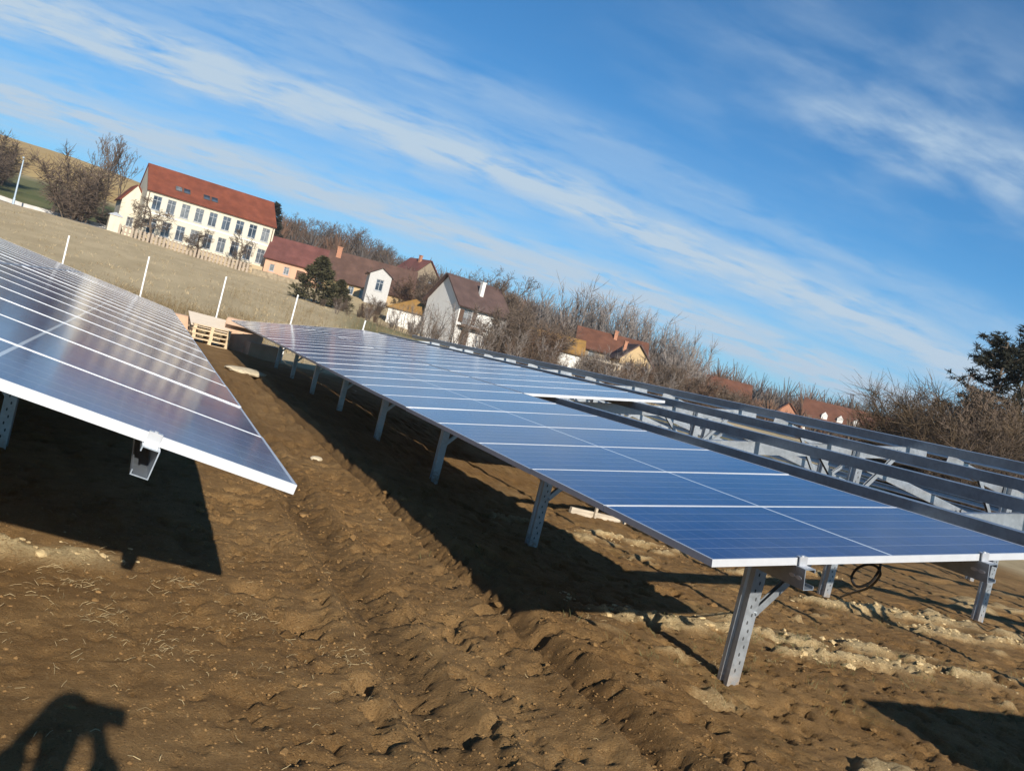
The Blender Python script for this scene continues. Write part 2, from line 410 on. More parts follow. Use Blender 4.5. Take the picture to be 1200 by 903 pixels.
M_GROUND = mat_ground()
M_CELLS = mat_glass_panel()
M_FRAME = simple('anodised_frame', (.60, .61, .63), .38, .35, .04, 20, spec=.5)
M_BACK = simple('white_backsheet', (.62, .63, .64), .6, 0, .05, 4)
M_STEEL = mat_galv()
M_PURLIN = mat_galv('rolled_purlin_steel', (.31, .35, .395), .40, .6)
M_CLAMP = simple('clamp_aluminium', (.52, .53, .55), .35, .5, .05, 30)
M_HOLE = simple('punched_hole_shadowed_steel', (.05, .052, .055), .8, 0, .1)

# ------------------------------------------------------------------ ground
def axis(lo_far, lo, hi, hi_far, step, grow):
    a = list(np.arange(lo, hi+1e-6, step))
    s = step
    while a[-1] < hi_far: s *= grow; a.append(a[-1]+s)
    s = step; b = []; p = lo
    while p > lo_far: s *= grow; p -= s; b.append(p)
    return np.array(b[::-1]+a)
gx = axis(-700, -2.2, 8.2, 950, .024, 1.05); gy = axis(-60, 2.6, 9.4, 1000, .024, 1.05)
GX, GY = np.meshgrid(gx, gy)
X = GX.ravel(); Y = GY.ravel()
Z = g(X, Y)+micro(X, Y)
nx, ny = len(gx), len(gy)
ii = (np.arange(ny-1)[:, None]*nx+np.arange(nx-1)[None, :]).ravel()
quads = np.stack([ii, ii+1, ii+nx+1, ii+nx], 1).astype(np.int32)
me = bpy.data.meshes.new('ground')
me.vertices.add(nx*ny); me.vertices.foreach_set('co', np.stack([X, Y, Z], 1).astype(np.float32).ravel())
me.loops.add(len(quads)*4); me.loops.foreach_set('vertex_index', quads.ravel())
me.polygons.add(len(quads)); me.polygons.foreach_set('loop_start', np.arange(0, len(quads)*4, 4, dtype=np.int32))
me.polygons.foreach_set('loop_total', np.full(len(quads), 4, dtype=np.int32))
me.update(calc_edges=True)
me.polygons.foreach_set('use_smooth', np.ones(len(quads), dtype=bool))
def vattr(name, arr):
    a = me.attributes.new(name, 'FLOAT', 'POINT'); a.data.foreach_set('value', arr.astype(np.float32))
Dg = np.hypot(X, Y); Ag = np.degrees(np.arctan2(X, Y))
wob = (fbm(X*.05, Y*.05, 3, 91)-.5)
vattr('clay', clay_of(X, Y))
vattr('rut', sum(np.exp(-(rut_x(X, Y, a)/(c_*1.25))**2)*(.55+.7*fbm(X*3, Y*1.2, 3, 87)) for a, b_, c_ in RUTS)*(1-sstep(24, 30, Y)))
vattr('field', np.maximum(sstep(29.5, 31.5, Y+wob*4), np.maximum(sstep(16.5, 19, X+wob*4), sstep(-9, -12, X+wob*4))))
vattr('crop', sstep(215, 225, Dg+wob*30)*(1-sstep(2.5, 5, Ag+wob*3))*sstep(-70, -60, Ag))
vattr('green', np.maximum(sstep(152, 158, Dg)*(1-sstep(205, 225, Dg+wob*30))*(1-sstep(1, 3, Ag)), .8*sstep(10, 13, Ag)*sstep(46, 56, Dg+wob*20)*(1-sstep(95, 125, Dg))*sstep(.35, .6, fbm(X*.07, Y*.07, 3, 97))))
vattr('wood', np.maximum(sstep(150, 175, Dg+wob*40)*sstep(3, 5.5, Ag+wob*2)*(1-sstep(110, 120, Ag)), 0))
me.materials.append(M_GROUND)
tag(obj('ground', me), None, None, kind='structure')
def gfull(x, y):
    x = np.asarray(x, float); y = np.asarray(y, float)
    return g(x, y)+micro(x, y)
def gfz(x, y): return float(gfull(np.array([x]), np.array([y]))[0])

# ------------------------------------------------------------------ racks
TILT = R(9.7); CT, ST = math.cos(TILT), math.sin(TILT)
PL, PW, PP = 2.094, 1.042, 1.05
PUR_T = (.49, 1.64, 2.60, 3.75, 4.72, 5.87)
FRAME_Y = [1.335+3.25*k for k in range(8)]
def cprofile(wd, h, lip, th):
    # channel outline: web on the low side (a = 0), flanges to +a, small lips
    return [(0, 0), (wd, 0), (wd, lip), (wd-th, lip), (wd-th, th), (th, th), (th, h-th), (wd-th, h-th), (wd-th, h-lip), (wd, h-lip), (wd, h), (0, h)]
def make_rack(name, label, x0, y0, z0, sg, nrows, cat='mounting rack'):
    """sg = +1 climbs towards +X, -1 towards -X; local frame has its origin at the low near corner"""
    root = thing(name, label, cat, (x0, y0, z0))
    et = Vector((sg*CT, 0, ST)); en = Vector((-sg*ST, 0, CT)); ey = Vector((0, 1, 0))
    ylen = nrows*PP
    def P(t, y, n): return et*t+ey*y+en*n
    ph, pw_ = .098, .058
    for t in PUR_T:
        mb = MB()
        mb.prism(cprofile(pw_, ph, .018, .004), P(t-.03, -.07, -.035-ph), et, en, ey, ylen+.16)
        for yy in (.0, .045):                                  # pale ovals painted as light showing through slots near the web's end
            mb.k = 1
            mb.prism([(.022*math.cos(a)*(1 if i else 1), .009*math.sin(a)) for i, a in enumerate([2*PI*q/10 for q in range(10)])],
                     P(t-.03, -.03+yy, -.035-ph*.5), ey, en, -et, .0015)
            mb.k = 0
        mb.build('purlin', [M_PURLIN, M_CLAMP], root)
    for t in PUR_T:                                            # end clamps
        if sg > 0 and name == 'mounting_rack' and t > 2.2: continue
        if cat == 'bare rack': continue
        mb = MB()
        mb.prism([(0, -.036), (.0, .004), (-.012, .004), (-.012, -.0385), (-.05, -.0385), (-.05, -.034), (-.018, -.034), (-.018, .0085), (.010, .0085), (.010, .0035), (.0035, .0035), (.0035, -.036)],
                 P(t-.022, -.0, 0), ey, en, et, .044)
        mb.tube(P(t, -.008, .0085), P(t, -.008, .013), .007, .007, 8, True)
        mb.build('clamp', M_CLAMP, root)
    rh = .14
    rn = -.035-ph-.002
    for k, yk in enumerate(FRAME_Y):
        if yk > ylen: break
        mb = MB()
        mb.prism(cprofile(.05, rh, .015, .004),
                 P(1.16, yk+.075, rn-rh), ey, en, et, 5.0)
        mb.prism([(0, 0), (.05, 0), (.05, .035), (0, .035)], P(.42, yk+.075, rn-.036), ey, en, et, .735)
        mb.build('rafter', M_STEEL, root)
        for t, bdir in ((1.35, (1,)), (5.10, (-1, 1))):
            top = P(t, yk, rn-.012)
            gzv = gfz(x0+top.x, y0+yk)-z0
            h = top.z-(gzv-.45)
            mb = MB()
            s_ = 1
            # sigma section: web towards -X, front flange towards -Y
            prof = [(-.045, -.055), (.044, -.055), (.044, -.036), (.040, -.036), (.040, -.051), (-.041, -.051), (-.041, -.02), (-.028, -.008), (-.028, .008), (-.041, .02), (-.041, .051), (.040, .051), (.040, .036), (.044, .036), (.044, .055), (-.045, .055), (-.045, .022), (-.032, .009), (-.032, -.009), (-.045, -.022)]
            mb.prism(prof, (top.x, yk, gzv-.45), (1, 0, 0), (0, 1, 0), (0, 0, 1), h)
            nh = int((h-.62)/.052) if k < 2 else 0
            mb.k = 1
            for q in range(nh):
                zc = gzv+.08+q*.052; a_ = .022
                oc = [(a_*.28*math.cos(2*PI*j/8)+(.0), .013*math.sin(2*PI*j/8)) for j in range(8)]
                mb.prism(oc, (top.x+(.010 if q % 2 else -.010), yk-.055, zc), (1, 0, 0), (0, 0, 1), (0, -1, 0), .0012)
            mb.k = 0
            mb.build('post', [M_STEEL, M_HOLE], root)
            for bd in bdir:
                za = top.z-(.60 if t < 2 else .62)
                yb = -.03 if t < 2 else .02
                a = Vector((top.x+sg*bd*.04, yk+yb, za)); tb = t+bd*(.62 if t < 2 else .60)
                bq = P(tb, yk+yb, rn-.05)
                dv = (bq-a); L_ = dv.length; dv.normalize()
                sx = Vector((0, 1, 0)); sy = dv.cross(sx)
                mb = MB()
                mb.prism([(-.02, -.022), (.02, -.022), (.02, .022), (.016, .022), (.016, -.018), (-.016, -.018), (-.016, .022), (-.02, .022)], a-dv*.03, sx, sy, dv, L_+.06)
                for ee in (.0, L_-.02):
                    bb = a+dv*ee; mb.tube(bb+Vector((0, -.026, 0)), bb+Vector((0, -.038, 0)), .011, .011, 6, True)
                mb.build('brace', M_STEEL, root)
    return root
T2 = (2.507, 3.315, 1.004); T1 = (.604, 3.12, 1.036); T3 = (15.06, 3.315, 1.0)
make_rack('mounting_rack', 'galvanised steel rack of the centre table, bare purlins showing beside its fitted panels', *T2, 1, 25)
make_rack('mounting_rack', 'steel rack under the fully covered table beside the photographer, open channel end with white clamp', *T1, -1, 19)
make_rack('mounting_rack', 'bare steel rack falling away behind the centre table, no panels fitted', *T3, -1, 25, 'bare rack')

# solar panels: one glass and one frame mesh shared by all
mb = MB()
for sx in (-1, 1):
    mb.prism([(-PW/2, -.035), (-PW/2+.0, 0), (PW/2, 0), (PW/2, -.035)], (sx*PL/2, 0, 0), (0, 1, 0), (0, 0, 1), (-sx, 0, 0), .009)
for sy in (-1, 1):
    mb.prism([(-PL/2+.009, -.035), (-PL/2+.009, 0), (PL/2-.009, 0), (PL/2-.009, -.035)], (0, sy*PW/2, 0), (1, 0, 0), (0, 0, 1), (0, -sy, 0), .009)
me_frame = mb.mesh('frame', M_FRAME)
mb = MB()
hx, hy = PL/2-.009, PW/2-.009
mb.quad((-hx, -hy, -.0018), (hx, -hy, -.0018), (hx, hy, -.0018), (-hx, hy, -.0018), 0)
mb.quad((-hx, hy, -.007), (hx, hy, -.007), (hx, -hy, -.007), (-hx, -hy, -.007), 1)
me_cells = mb.mesh('glass', [M_CELLS, M_BACK])
mb = MB()
for xx in (-.35, 0, .35): mb.box((xx, 0, -.0165), (.09, .07, .019))
M_BLACK = simple('black_plastic', (.02, .02, .021), .5, 0, .2)
me_jb = mb.mesh('junction_box', M_BLACK)
def add_panel(T, sg, col, n, label, group):
    t = col*(PL+.02)+PL/2; y = n*PP+PW/2
    loc = (T[0]+sg*CT*t, T[1]+y, T[2]+ST*t)
    rng = random.Random(n*7+col*31+sg)
    o = thing('solar_panel', label, 'solar panel', loc, (R(rng.gauss(0, .05)), -TILT+R(rng.gauss(0, .07)), PI if sg < 0 else 0), group)
    obj('frame', me_frame, o); obj('glass', me_cells, o); obj('junction_box', me_jb, o)
LVL = ('lowest', 'middle', 'topmost')
for n in range(25):
    if n == 0: lb = 'deep blue solar panel on the centre table, right above the tall perforated post'
    elif n == 24: lb = 'farthest solar panel of the lowest line on the centre table, beside the cardboard box'
    else: lb = 'solar panel in the lowest line of the centre table, %s from its near end' % ORD[n]
    add_panel(T2, 1, 0, n, lb, 'solar panels on the centre table')
for n in range(7, 25):
    if n == 7: lb = 'solar panel whose white end hangs over the open rails, first of the upper line'
    else: lb = 'solar panel in the centre table\'s upper line, %s from its free white edge' % ORD[n-7]
    add_panel(T2, 1, 1, n, lb, 'solar panels on the centre table')
for cl in range(3):
    for n in range(19):
        if cl == 0 and n == 0: lb = 'solar panel at the near low corner of the table beside the photographer, over the clamp'
        else: lb = 'solar panel in the %s line of the fully covered table, %s from its near end' % (LVL[cl], ORD[n])
        add_panel(T1, -1, cl, n, lb, 'solar panels on the fully covered table')

# ------------------------------------------------------------------ small things on the site
M_PALLET = mat_wood('pallet_pine', (.62, .47, .30)); M_CARD = simple('cardboard', (.50, .33, .22), .85, 0, .12, 3)
M_PALE = mat_wood('weathered_board', (.46, .39, .30))
def make_pallet(label, loc, rz, group='pallets stacked past the panels'):
    o = thing('pallet', label, 'pallet', loc, (0, 0, rz), group)
    m1 = MB()
    for i in range(7): m1.box((0, -.35+i*.1166, .133), (1.2, .092, .022))
    m1.build('deck', M_PALLET, o)
    m2 = MB()
    for x in (-.53, 0, .53):
        m2.box((x, 0, .111), (.10, .8, .022))
        for y in (-.35, 0, .35): m2.box((x, y, .061), (.10, .10, .078))
    m2.build('block', M_PALLET, o)
    m3 = MB()
    for y in (-.35, 0, .35): m3.box((0, y, .011), (1.2, .10, .022))
    m3.build('runner', M_PALLET, o)
    return o
pp_ = at(243, 398, 30.5); pz = gfz(pp_.x, pp_.y)
pal = make_pallet('pine pallet at the bottom of the stack beside the far end of the panels', (pp_.x, pp_.y, pz-.01), R(8))
for k, lb in enumerate(('pine pallet second from the ground in the stack', 'pine pallet third from the ground in the stack', 'pine pallet on top of the stack, pale boards in the sun')):
    dup(pal, (pp_.x+.02*(k % 2), pp_.y+.015*k, pz-.01+.146*(k+1)), (0, 0, R(8+[2, -3, 1][k])), lb)
def make_carton(label, loc, rz, sx, sy, sz, opened):
    o = thing('cardboard_box', label, 'box', loc, (0, 0, rz), 'cartons past the panels')
    mb = MB(); th = .012
    for s in (-1, 1):
        mb.box((s*(sx/2-th/2), 0, sz/2), (th, sy, sz)); mb.box((0, s*(sy/2-th/2), sz/2), (sx-2*th-.002, th, sz))
    mb.box((0, 0, th/2+.001), (sx-2*th-.004, sy-2*th-.004, th))
    mb.build('body', M_CARD, o)
    for s in (-1, 1):
        fl = MB()
        if opened: fl.box((0, s*(sy/2+.16), sz-.06), (sx*.96, .34, .010), Matrix.Rotation(s*R(-38), 3, 'X'))
        else: fl.box((0, s*sy/4, sz+.007), (sx*.985, sy*.49, .010))
        fl.build('flap', M_CARD, o)
    return o
bp = at(284, 398, 31.2)
make_carton('tan cardboard box with open flaps behind the pallet stack', (bp.x, bp.y, gz(bp.x, bp.y)-.02), R(-6), 1.25, .95, 1.05, True)
bp = at(296, 403, 30.6)
make_carton('low tan carton lying at the far end of the centre table', (bp.x+.35, bp.y, gz(bp.x, bp.y)-.02), R(12), 1.1, .7, .5, False)
bp = at(212, 380, 31.6)
make_carton('brown carton half hidden behind the panels beside the pallet stack', (bp.x, bp.y, gz(bp.x, bp.y)-.02), R(15), .9, .8, .8, False)

# plywood sheet sloping up off the stack
o = thing('plywood_sheet', 'pale plywood sheet sloping back from the pallet stack, bright in the sun', 'board', (pp_.x-.02, pp_.y+.05, pz+.60), (R(17), R(1), R(6)))
M_PLYW = mat_wood('birch_plywood', (.68, .57, .44), .12)
mb = MB(); mb.box((0, .25, .012), (1.25, 1.25, .018)); mb.build('sheet', M_PLYW, o)
# pale plank with two pegs on the ground under the centre table
o = thing('plank', 'pale board with two upright pegs lying under the centre table', 'board', (6.05, 10.55, gfz(6.05, 10.55)), (0, 0, R(8)))
mb = MB(); mb.box((0, 0, .02), (1.0, .05, .085), Matrix.Rotation(R(3), 3, 'Y')); mb.build('board', M_PALE, o)
for xx in (-.12, .36):
    mb = MB(); mb.box((xx, -.045, .12), (.035, .03, .32)); mb.build('peg', M_PALE, o)
# black cable hanging off the underside in a loose loop
def catmull(pts, n=10):
    pts = [Vector(p) for p in pts]; out = []
    P_ = [pts[0]]+pts+[pts[-1]]
    for i in range(1, len(P_)-2):
        a, b, c, e = P_[i-1:i+3]
        for k in range(n):
            s = k/n
            out.append(.5*((2*b)+(-a+c)*s+(2*a-5*b+4*c-e)*s*s+(-a+3*b-3*c+e)*s**3))
    out.append(pts[-1]); return out
def cable(name, pts, r, m_, label):
    q = catmull(pts); mb = MB()
    for a, b in zip(q[:-1], q[1:]): mb.tube(a, b, r, r, 6)
    return tag(mb.build(name, m_, smooth=True), label, 'cable')
def wp(px, py, D): return at(px, py, D)
cable('cable', [wp(1032, 660, 5.6), wp(1030, 668, 5.6), wp(1020, 682, 5.62), wp(1005, 687, 5.65), wp(998, 678, 5.68), wp(1003, 667, 5.66), wp(1016, 661, 5.62),
                wp(1028, 664, 5.6), wp(1031, 674, 5.66), wp(1018, 688, 5.9), wp(1000, 694, 6.4), wp(985, 699, 7.6)], .008, M_BLACK, 'black cable hanging in a loop below the centre table')

# white fence posts at the edge of the meadow
M_WHITE = simple('white_painted_steel', (.66, .66, .64), .5, 0, .1, 5)
po = thing('fence_post', 'white steel fence post, the leftmost one past the covered table', 'fence post', (0, 0, 0), (0, 0, 0), 'white fence posts along the meadow')
mb = MB(); mb.prism([(-.023, -.02), (.023, -.02), (.023, .02), (-.023, .02)], (0, 0, -.3), (1, 0, 0), (0, 1, 0), (0, 0, 1), 2.62)
for zz in (.5, 1.1, 1.7, 2.2): mb.box((0, -.03, zz), (.022, .014, .03))
mb.build('shaft', M_WHITE, po)
mb = MB(); mb.prism([(-.026, -.023), (.026, -.023), (.026, .023), (-.026, .023)], (0, 0, 2.323), (1, 0, 0), (0, 1, 0), (0, 0, 1), .03); mb.build('cap', M_WHITE, po)
pl = ['second white fence post from the road side, mirrored in the covered table', 'white fence post beside the pallet stack', 'white fence post seen over the far end of the centre table', 'white fence post leaning slightly near the thorny shrubs, rightmost one']
for k in range(5):
    x = -2.63+2.42*k; y = 32.0+.1*(k % 2); zz = gz(x, y)-(.0 if k < 4 else .3)
    if k == 0: po.location = (x, y, zz)
    else: dup(po, (x, y, zz), (R([0, .5, -1, .6, 1.5][k]), R([0, -.6, .4, .8, 2][k]), 0), pl[k-1])

# loose things on the soil ---------------------------------------------------
M_STRAW = simple('straw', (.36, .27, .14), .8, 0, .35, 9)
M_CLOD = simple('soil_clod', (.215, .125, .05), .95, 0, .35, 14, .8, .15)
M_CLAYC = simple('clay_clod', (.50, .375, .20), .95, 0, .2, 12, .8, .15)
rng = random.Random(4)
mb = MB(); cand = []
for i in range(600):
    if rng.random() < .6: x, y = rng.gauss(.1, .7), rng.gauss(4.4, .7)
    else: x, y = rng.uniform(-2, 8), rng.uniform(2.6, 9.5)
    cand.append((x, y))
for cx, cy in [(.0, 4.75), (.15, 4.3), (.4, 4.0), (-.1, 5.0), (.8, 4.5), (3.9, 4.9), (4.6, 5.2), (5.2, 5.3), (.5, 4.9), (1.2, 4.1), (3.2, 5.4)]:
    for i in range(24): cand.append((cx+rng.gauss(0, .07), cy+rng.gauss(0, .05)))
cz = gfull([c[0] for c in cand], [c[1] for c in cand])
for (x, y), z in zip(cand, cz):
    a = rng.uniform(0, 2*PI) if rng.random() < .5 else rng.gauss(.3, .5); L_ = rng.uniform(.012, .055); wd = rng.uniform(.0006, .0015)
    dx_, dy_ = math.cos(a)*L_, math.sin(a)*L_
    z0 = z+.004; bow = rng.uniform(-.02, .02)
    p = [Vector((x, y, z0)), Vector((x+dx_*.5-dy_*bow*8, y+dy_*.5+dx_*bow*8, z0+rng.uniform(.002, .014))), Vector((x+dx_, y+dy_, z0+rng.uniform(-.003, .016)))]
    n = Vector((-dy_, dx_, 0)).normalized()*wd
    up = Vector((0, 0, wd))
    mb.add([p[0]-n, p[0]+n, p[0]+up, p[1]-n, p[1]+n, p[1]+up, p[2]-n, p[2]+n, p[2]+up], [(0, 3, 5, 2), (1, 2, 5, 4), (3, 6, 8, 5), (4, 5, 8, 7)])
tag(mb.build('straw', M_STRAW), None, None, kind='stuff')
ico = bmesh.new(); bmesh.ops.create_icosphere(ico, subdivisions=1, radius=1)
IV = [v.co.copy() for v in ico.verts]; IF = [tuple(v.index for v in f.verts) for f in ico.faces]; ico.free()
mb = MB(); cand = []
for i in range(2300):
    k = rng.random()
    if k < .5: x, y = rng.uniform(.9, 3.0), rng.uniform(2.7, 9)
    elif k < .85: x, y = rng.uniform(2.6, 8), rng.uniform(3, 9)
    else: x, y = rng.uniform(-2, 1), rng.uniform(2.6, 7)
    cand.append((x, y, rng.paretovariate(3.2)*.0055))
cl_ = clay_of(np.array([c[0] for c in cand]), np.array([c[1] for c in cand])); cz = gfull([c[0] for c in cand], [c[1] for c in cand])
extra = []
for yc, xa, xb, wd in TRENCH:
    for i in range(int((xb-xa)*45)): extra.append((rng.uniform(xa, xb), rng.gauss(yc, wd*.22), rng.paretovariate(2.6)*.009))
ez_ = gfull([c[0] for c in extra], [c[1] for c in extra])
for lst, zz, cm in ((cand, cz, cl_), (extra, ez_, None)):
    for i, (x, y, s) in enumerate(lst):
        s = min(s, .04); mi = 1 if cm is None else (1 if cm[i] > .4 else 0)
        sc3 = Vector((s*rng.uniform(.7, 1.5), s*rng.uniform(.7, 1.5), s*rng.uniform(.4, .8)))
        rm = Matrix.Rotation(rng.uniform(0, 6.28), 3, 'Z')
        vs = [rm @ Vector((p.x*sc3.x*rng.uniform(.65, 1.25), p.y*sc3.y*rng.uniform(.65, 1.25), p.z*sc3.z*rng.uniform(.65, 1.25)))+Vector((x, y, float(zz[i])+s*.05)) for p in IV]
        mb.add(vs, IF, mi)
tag(mb.build('soil_clods', [M_CLOD, M_CLAYC]), None, None, kind='stuff')
OV = [Vector((math.cos(k*PI/3), math.sin(k*PI/3), 0)) for k in range(6)]+[Vector((.5*math.cos(k*2*PI/3), .5*math.sin(k*2*PI/3), .75)) for k in range(3)]
OF = [(0, 1, 6), (1, 2, 7, 6), (2, 3, 7), (3, 4, 8, 7), (4, 5, 8), (5, 0, 6, 8), (6, 7, 8)]
mb = MB(); n_ = 15000
nr_ = np.random.RandomState(5)
cx_ = np.where(nr_.rand(n_) < .6, nr_.uniform(.2, 3.2, n_), nr_.uniform(-2, 7.5, n_)); cy_ = 2.7+6.3*nr_.rand(n_)**1.5
cz = gfull(cx_, cy_); cl_ = clay_of(cx_, cy_)
for i in range(n_):
    s = min(.009, .0028*(1+nr_.pareto(3.2))); a = nr_.rand()*6.3; ca, sa = math.cos(a), math.sin(a)
    k3 = nr_.uniform(.7, 1.3, 27)*s
    mb.add([(cx_[i]+(q.x*ca-q.y*sa)*k3[3*j]*1.2, cy_[i]+(q.x*sa+q.y*ca)*k3[3*j+1]*1.2, cz[i]-.002+q.z*k3[3*j+2]) for j, q in enumerate(OV)], OF, 1 if cl_[i] > .4 else 0)
tag(mb.build('soil_crumbs', [M_CLOD, M_CLAYC]), None, None, kind='stuff')
M_GRASS = simple('sparse_grass', (.12, .115, .045), .8, 0, .35, 7)
mb = MB(); cand = []
for i in range(150):
    x, y = (rng.gauss(5, 1.2), rng.gauss(5.3, .6)) if i < 90 else (rng.uniform(2.8, 12), rng.uniform(4, 14))
    for k in range(rng.randint(5, 12)): cand.append((x+rng.gauss(0, .05), y+rng.gauss(0, .05)))
cz = gfull([c[0] for c in cand], [c[1] for c in cand])
for (x, y), z in zip(cand, cz):
    h = rng.uniform(.02, .07); p = Vector((x, y, z-.005)); q = p+Vector((rng.gauss(0, .5)*h, rng.gauss(0, .5)*h, h))
    mb.ribbon(p, q, rng.uniform(.0012, .0022), rng)
tag(mb.build('grass_tufts', M_GRASS), None, None, kind='stuff')
# pale flat stones lying in the aisle
M_STONE = simple('pale_stone', (.50, .42, .29), .9, 0, .2, 14, .5)
for (x, y, sx, sy, sz, lb) in ((2.30, 21.1, .42, .5, .09, 'flat pale slab of clay lying far down the aisle between the tables'), (2.11, 10.2, .055, .075, .03, 'small white stone lying alone in the aisle'), (2.19, 7.45, .14, .09, .03, 'pale crumbled lump of clay in the aisle near the shadow edge')):
    bm = bmesh.new(); bmesh.ops.create_icosphere(bm, subdivisions=3, radius=1)
    for v_ in bm.verts:
        n_ = 1+.35*(float(vnoise(np.array([v_.co.x*2.2+x*9]), np.array([v_.co.y*2.2+v_.co.z*1.7]), 3)[0])-.5)
        v_.co = Vector((v_.co.x*sx*n_, v_.co.y*sy*n_, v_.co.z*sz*n_))
    mm = bpy.data.meshes.new('stone'); bm.to_mesh(mm); bm.free(); mm.materials.append(M_STONE)
    tag(obj('stone', mm, None, (x, y, gfz(x, y)+sz*.2), (0, 0, x)), lb, 'stone')

# ------------------------------------------------------------------ buildings
M_CREAM = mat_plaster('cream_plaster', (.60, .545, .43)); M_WHITEP = mat_plaster('white_plaster', (.66, .64, .60), .3)
M_YELLOW = mat_plaster('yellow_plaster', (.46, .33, .18)); M_TAN = mat_plaster('tan_plaster', (.42, .33, .21)); M_DRAB = mat_plaster('drab_render', (.27, .215, .15)); M_PEACH = mat_plaster('peach_plaster', (.56, .33, .22)); M_GREYP = mat_plaster('grey_render', (.44, .46, .50), .3)
M_TRIM = simple('white_trim', (.72, .70, .66), .7, 0, .08, 3)
M_RED = mat_tiles('red_clay_tiles', (.195, .056, .029)); M_MAROON = mat_tiles('maroon_tiles', (.16, .062, .05)); M_BROWNT = mat_tiles('brown_tiles', (.115, .064, .047))
M_ORANGE = mat_tiles('ochre_roofing', (.30, .165, .045)); M_DARKT = mat_tiles('dark_brown_tiles', (.105, .065, .055)); M_RUST = mat_tiles('rust_red_tiles', (.15, .064, .038))
M_DARKW = mat_wood('dark_timber', (.10, .06, .04)); M_BOARD = mat_wood('whitewashed_boards', (.46, .45, .43), .2)
M_OLDW = mat_wood('weathered_pickets', (.36, .29, .22)); M_BRICK = simple('chimney_brick', (.36, .17, .10), .9, 0, .25, 8); M_STONEW = simple('rubble_stone', (.30, .24, .16), .9, 0, .35, 2.2, .8, dist=.05)
def mat_pane():
    m, t, b = material('window_pane')
    co = t.node('ShaderNodeTexCoord').outputs['Object']
    oi = t.node('ShaderNodeObjectInfo').outputs['Random']
    dark = t.mix(t.ramp(t.noise(co, .6, 3), .35, .65), rgb(.02, .026, .036), rgb(.07, .09, .12))
    curt = t.mix(t.ramp(t.noise(co, 2.5, 2), .3, .7), rgb(.12, .13, .14), rgb(.26, .26, .25))
    t.put(b.inputs['Base Color'], t.mix(t.m('MULTIPLY', t.ramp(oi, .45, .75), .75), dark, curt))
    b.inputs['Roughness'].default_value = .08
    return m
M_PANE = mat_pane(); M_WINF = simple('weathered_window_frame', (.34, .35, .36), .7, 0, .15, 3)
def holed_wall(mb, p0, ex, ez, W, H, holes, reveal, nrm):
    """wall sheet W x H with rectangular openings and their reveals; nrm points outwards"""
    p0 = Vector(p0); ex = Vector(ex); ez = Vector(ez); nrm = Vector(nrm)
    xs = sorted({0, W} | {h[0] for h in holes} | {h[0]+h[2] for h in holes}); zs = sorted({0, H} | {h[1] for h in holes} | {h[1]+h[3] for h in holes})
    for xa, xb in zip(xs[:-1], xs[1:]):
        for za, zb in zip(zs[:-1], zs[1:]):
            cx, cz_ = (xa+xb)/2, (za+zb)/2
            if any(h[0] < cx < h[0]+h[2] and h[1] < cz_ < h[1]+h[3] for h in holes): continue
            mb.quad(p0+ex*xa+ez*za, p0+ex*xb+ez*za, p0+ex*xb+ez*zb, p0+ex*xa+ez*zb)
    for x, z, w_, h_ in holes:
        c = [p0+ex*x+ez*z, p0+ex*(x+w_)+ez*z, p0+ex*(x+w_)+ez*(z+h_), p0+ex*x+ez*(z+h_)]
        q = [p-nrm*reveal for p in c]
        for i in range(4): mb.quad(c[i], c[(i+1) % 4], q[(i+1) % 4], q[i])
def window_part(parent, p0, ex, ez, nrm, w_, h_, bars=True, name='window', fm=None, depth=.14, surround=True):
    p0 = Vector(p0); ex = Vector(ex); ez = Vector(ez); nrm = Vector(nrm)
    mb = MB(); t = .07
    def bar(x0, z0, x1, z1, d0, d1):
        a = p0+ex*x0+ez*z0-nrm*d0
        mb.prism([(0, 0), (x1-x0, 0), (x1-x0, z1-z0), (0, z1-z0)], a, ex, ez, nrm, d0-d1)
    bar(.002, .002, t, h_-.002, depth, depth-.06); bar(w_-t, .002, w_-.002, h_-.002, depth, depth-.06)
    bar(t, .002, w_-t, t, depth, depth-.06); bar(t, h_-t, w_-t, h_-.002, depth, depth-.06)
    if bars:
        bar(w_/2-.03, t, w_/2+.03, h_-t, depth, depth-.055); bar(t, h_*.68, w_/2-.03, h_*.68+.06, depth, depth-.055); bar(w_/2+.03, h_*.68, w_-t, h_*.68+.06, depth, depth-.055)
    if surround: bar(-.10, -.10, w_+.10, -.012, .0, -.07)
    f = mb.build(name, fm or M_WINF, parent)
    mb = MB(); a = p0+ex*t*.5+ez*t*.5-nrm*(depth-.02)
    mb.quad(a, a+ex*(w_-t), a+ex*(w_-t)+ez*(h_-t), a+ez*(h_-t)); mb.build('pane', M_PANE, f)
    return f
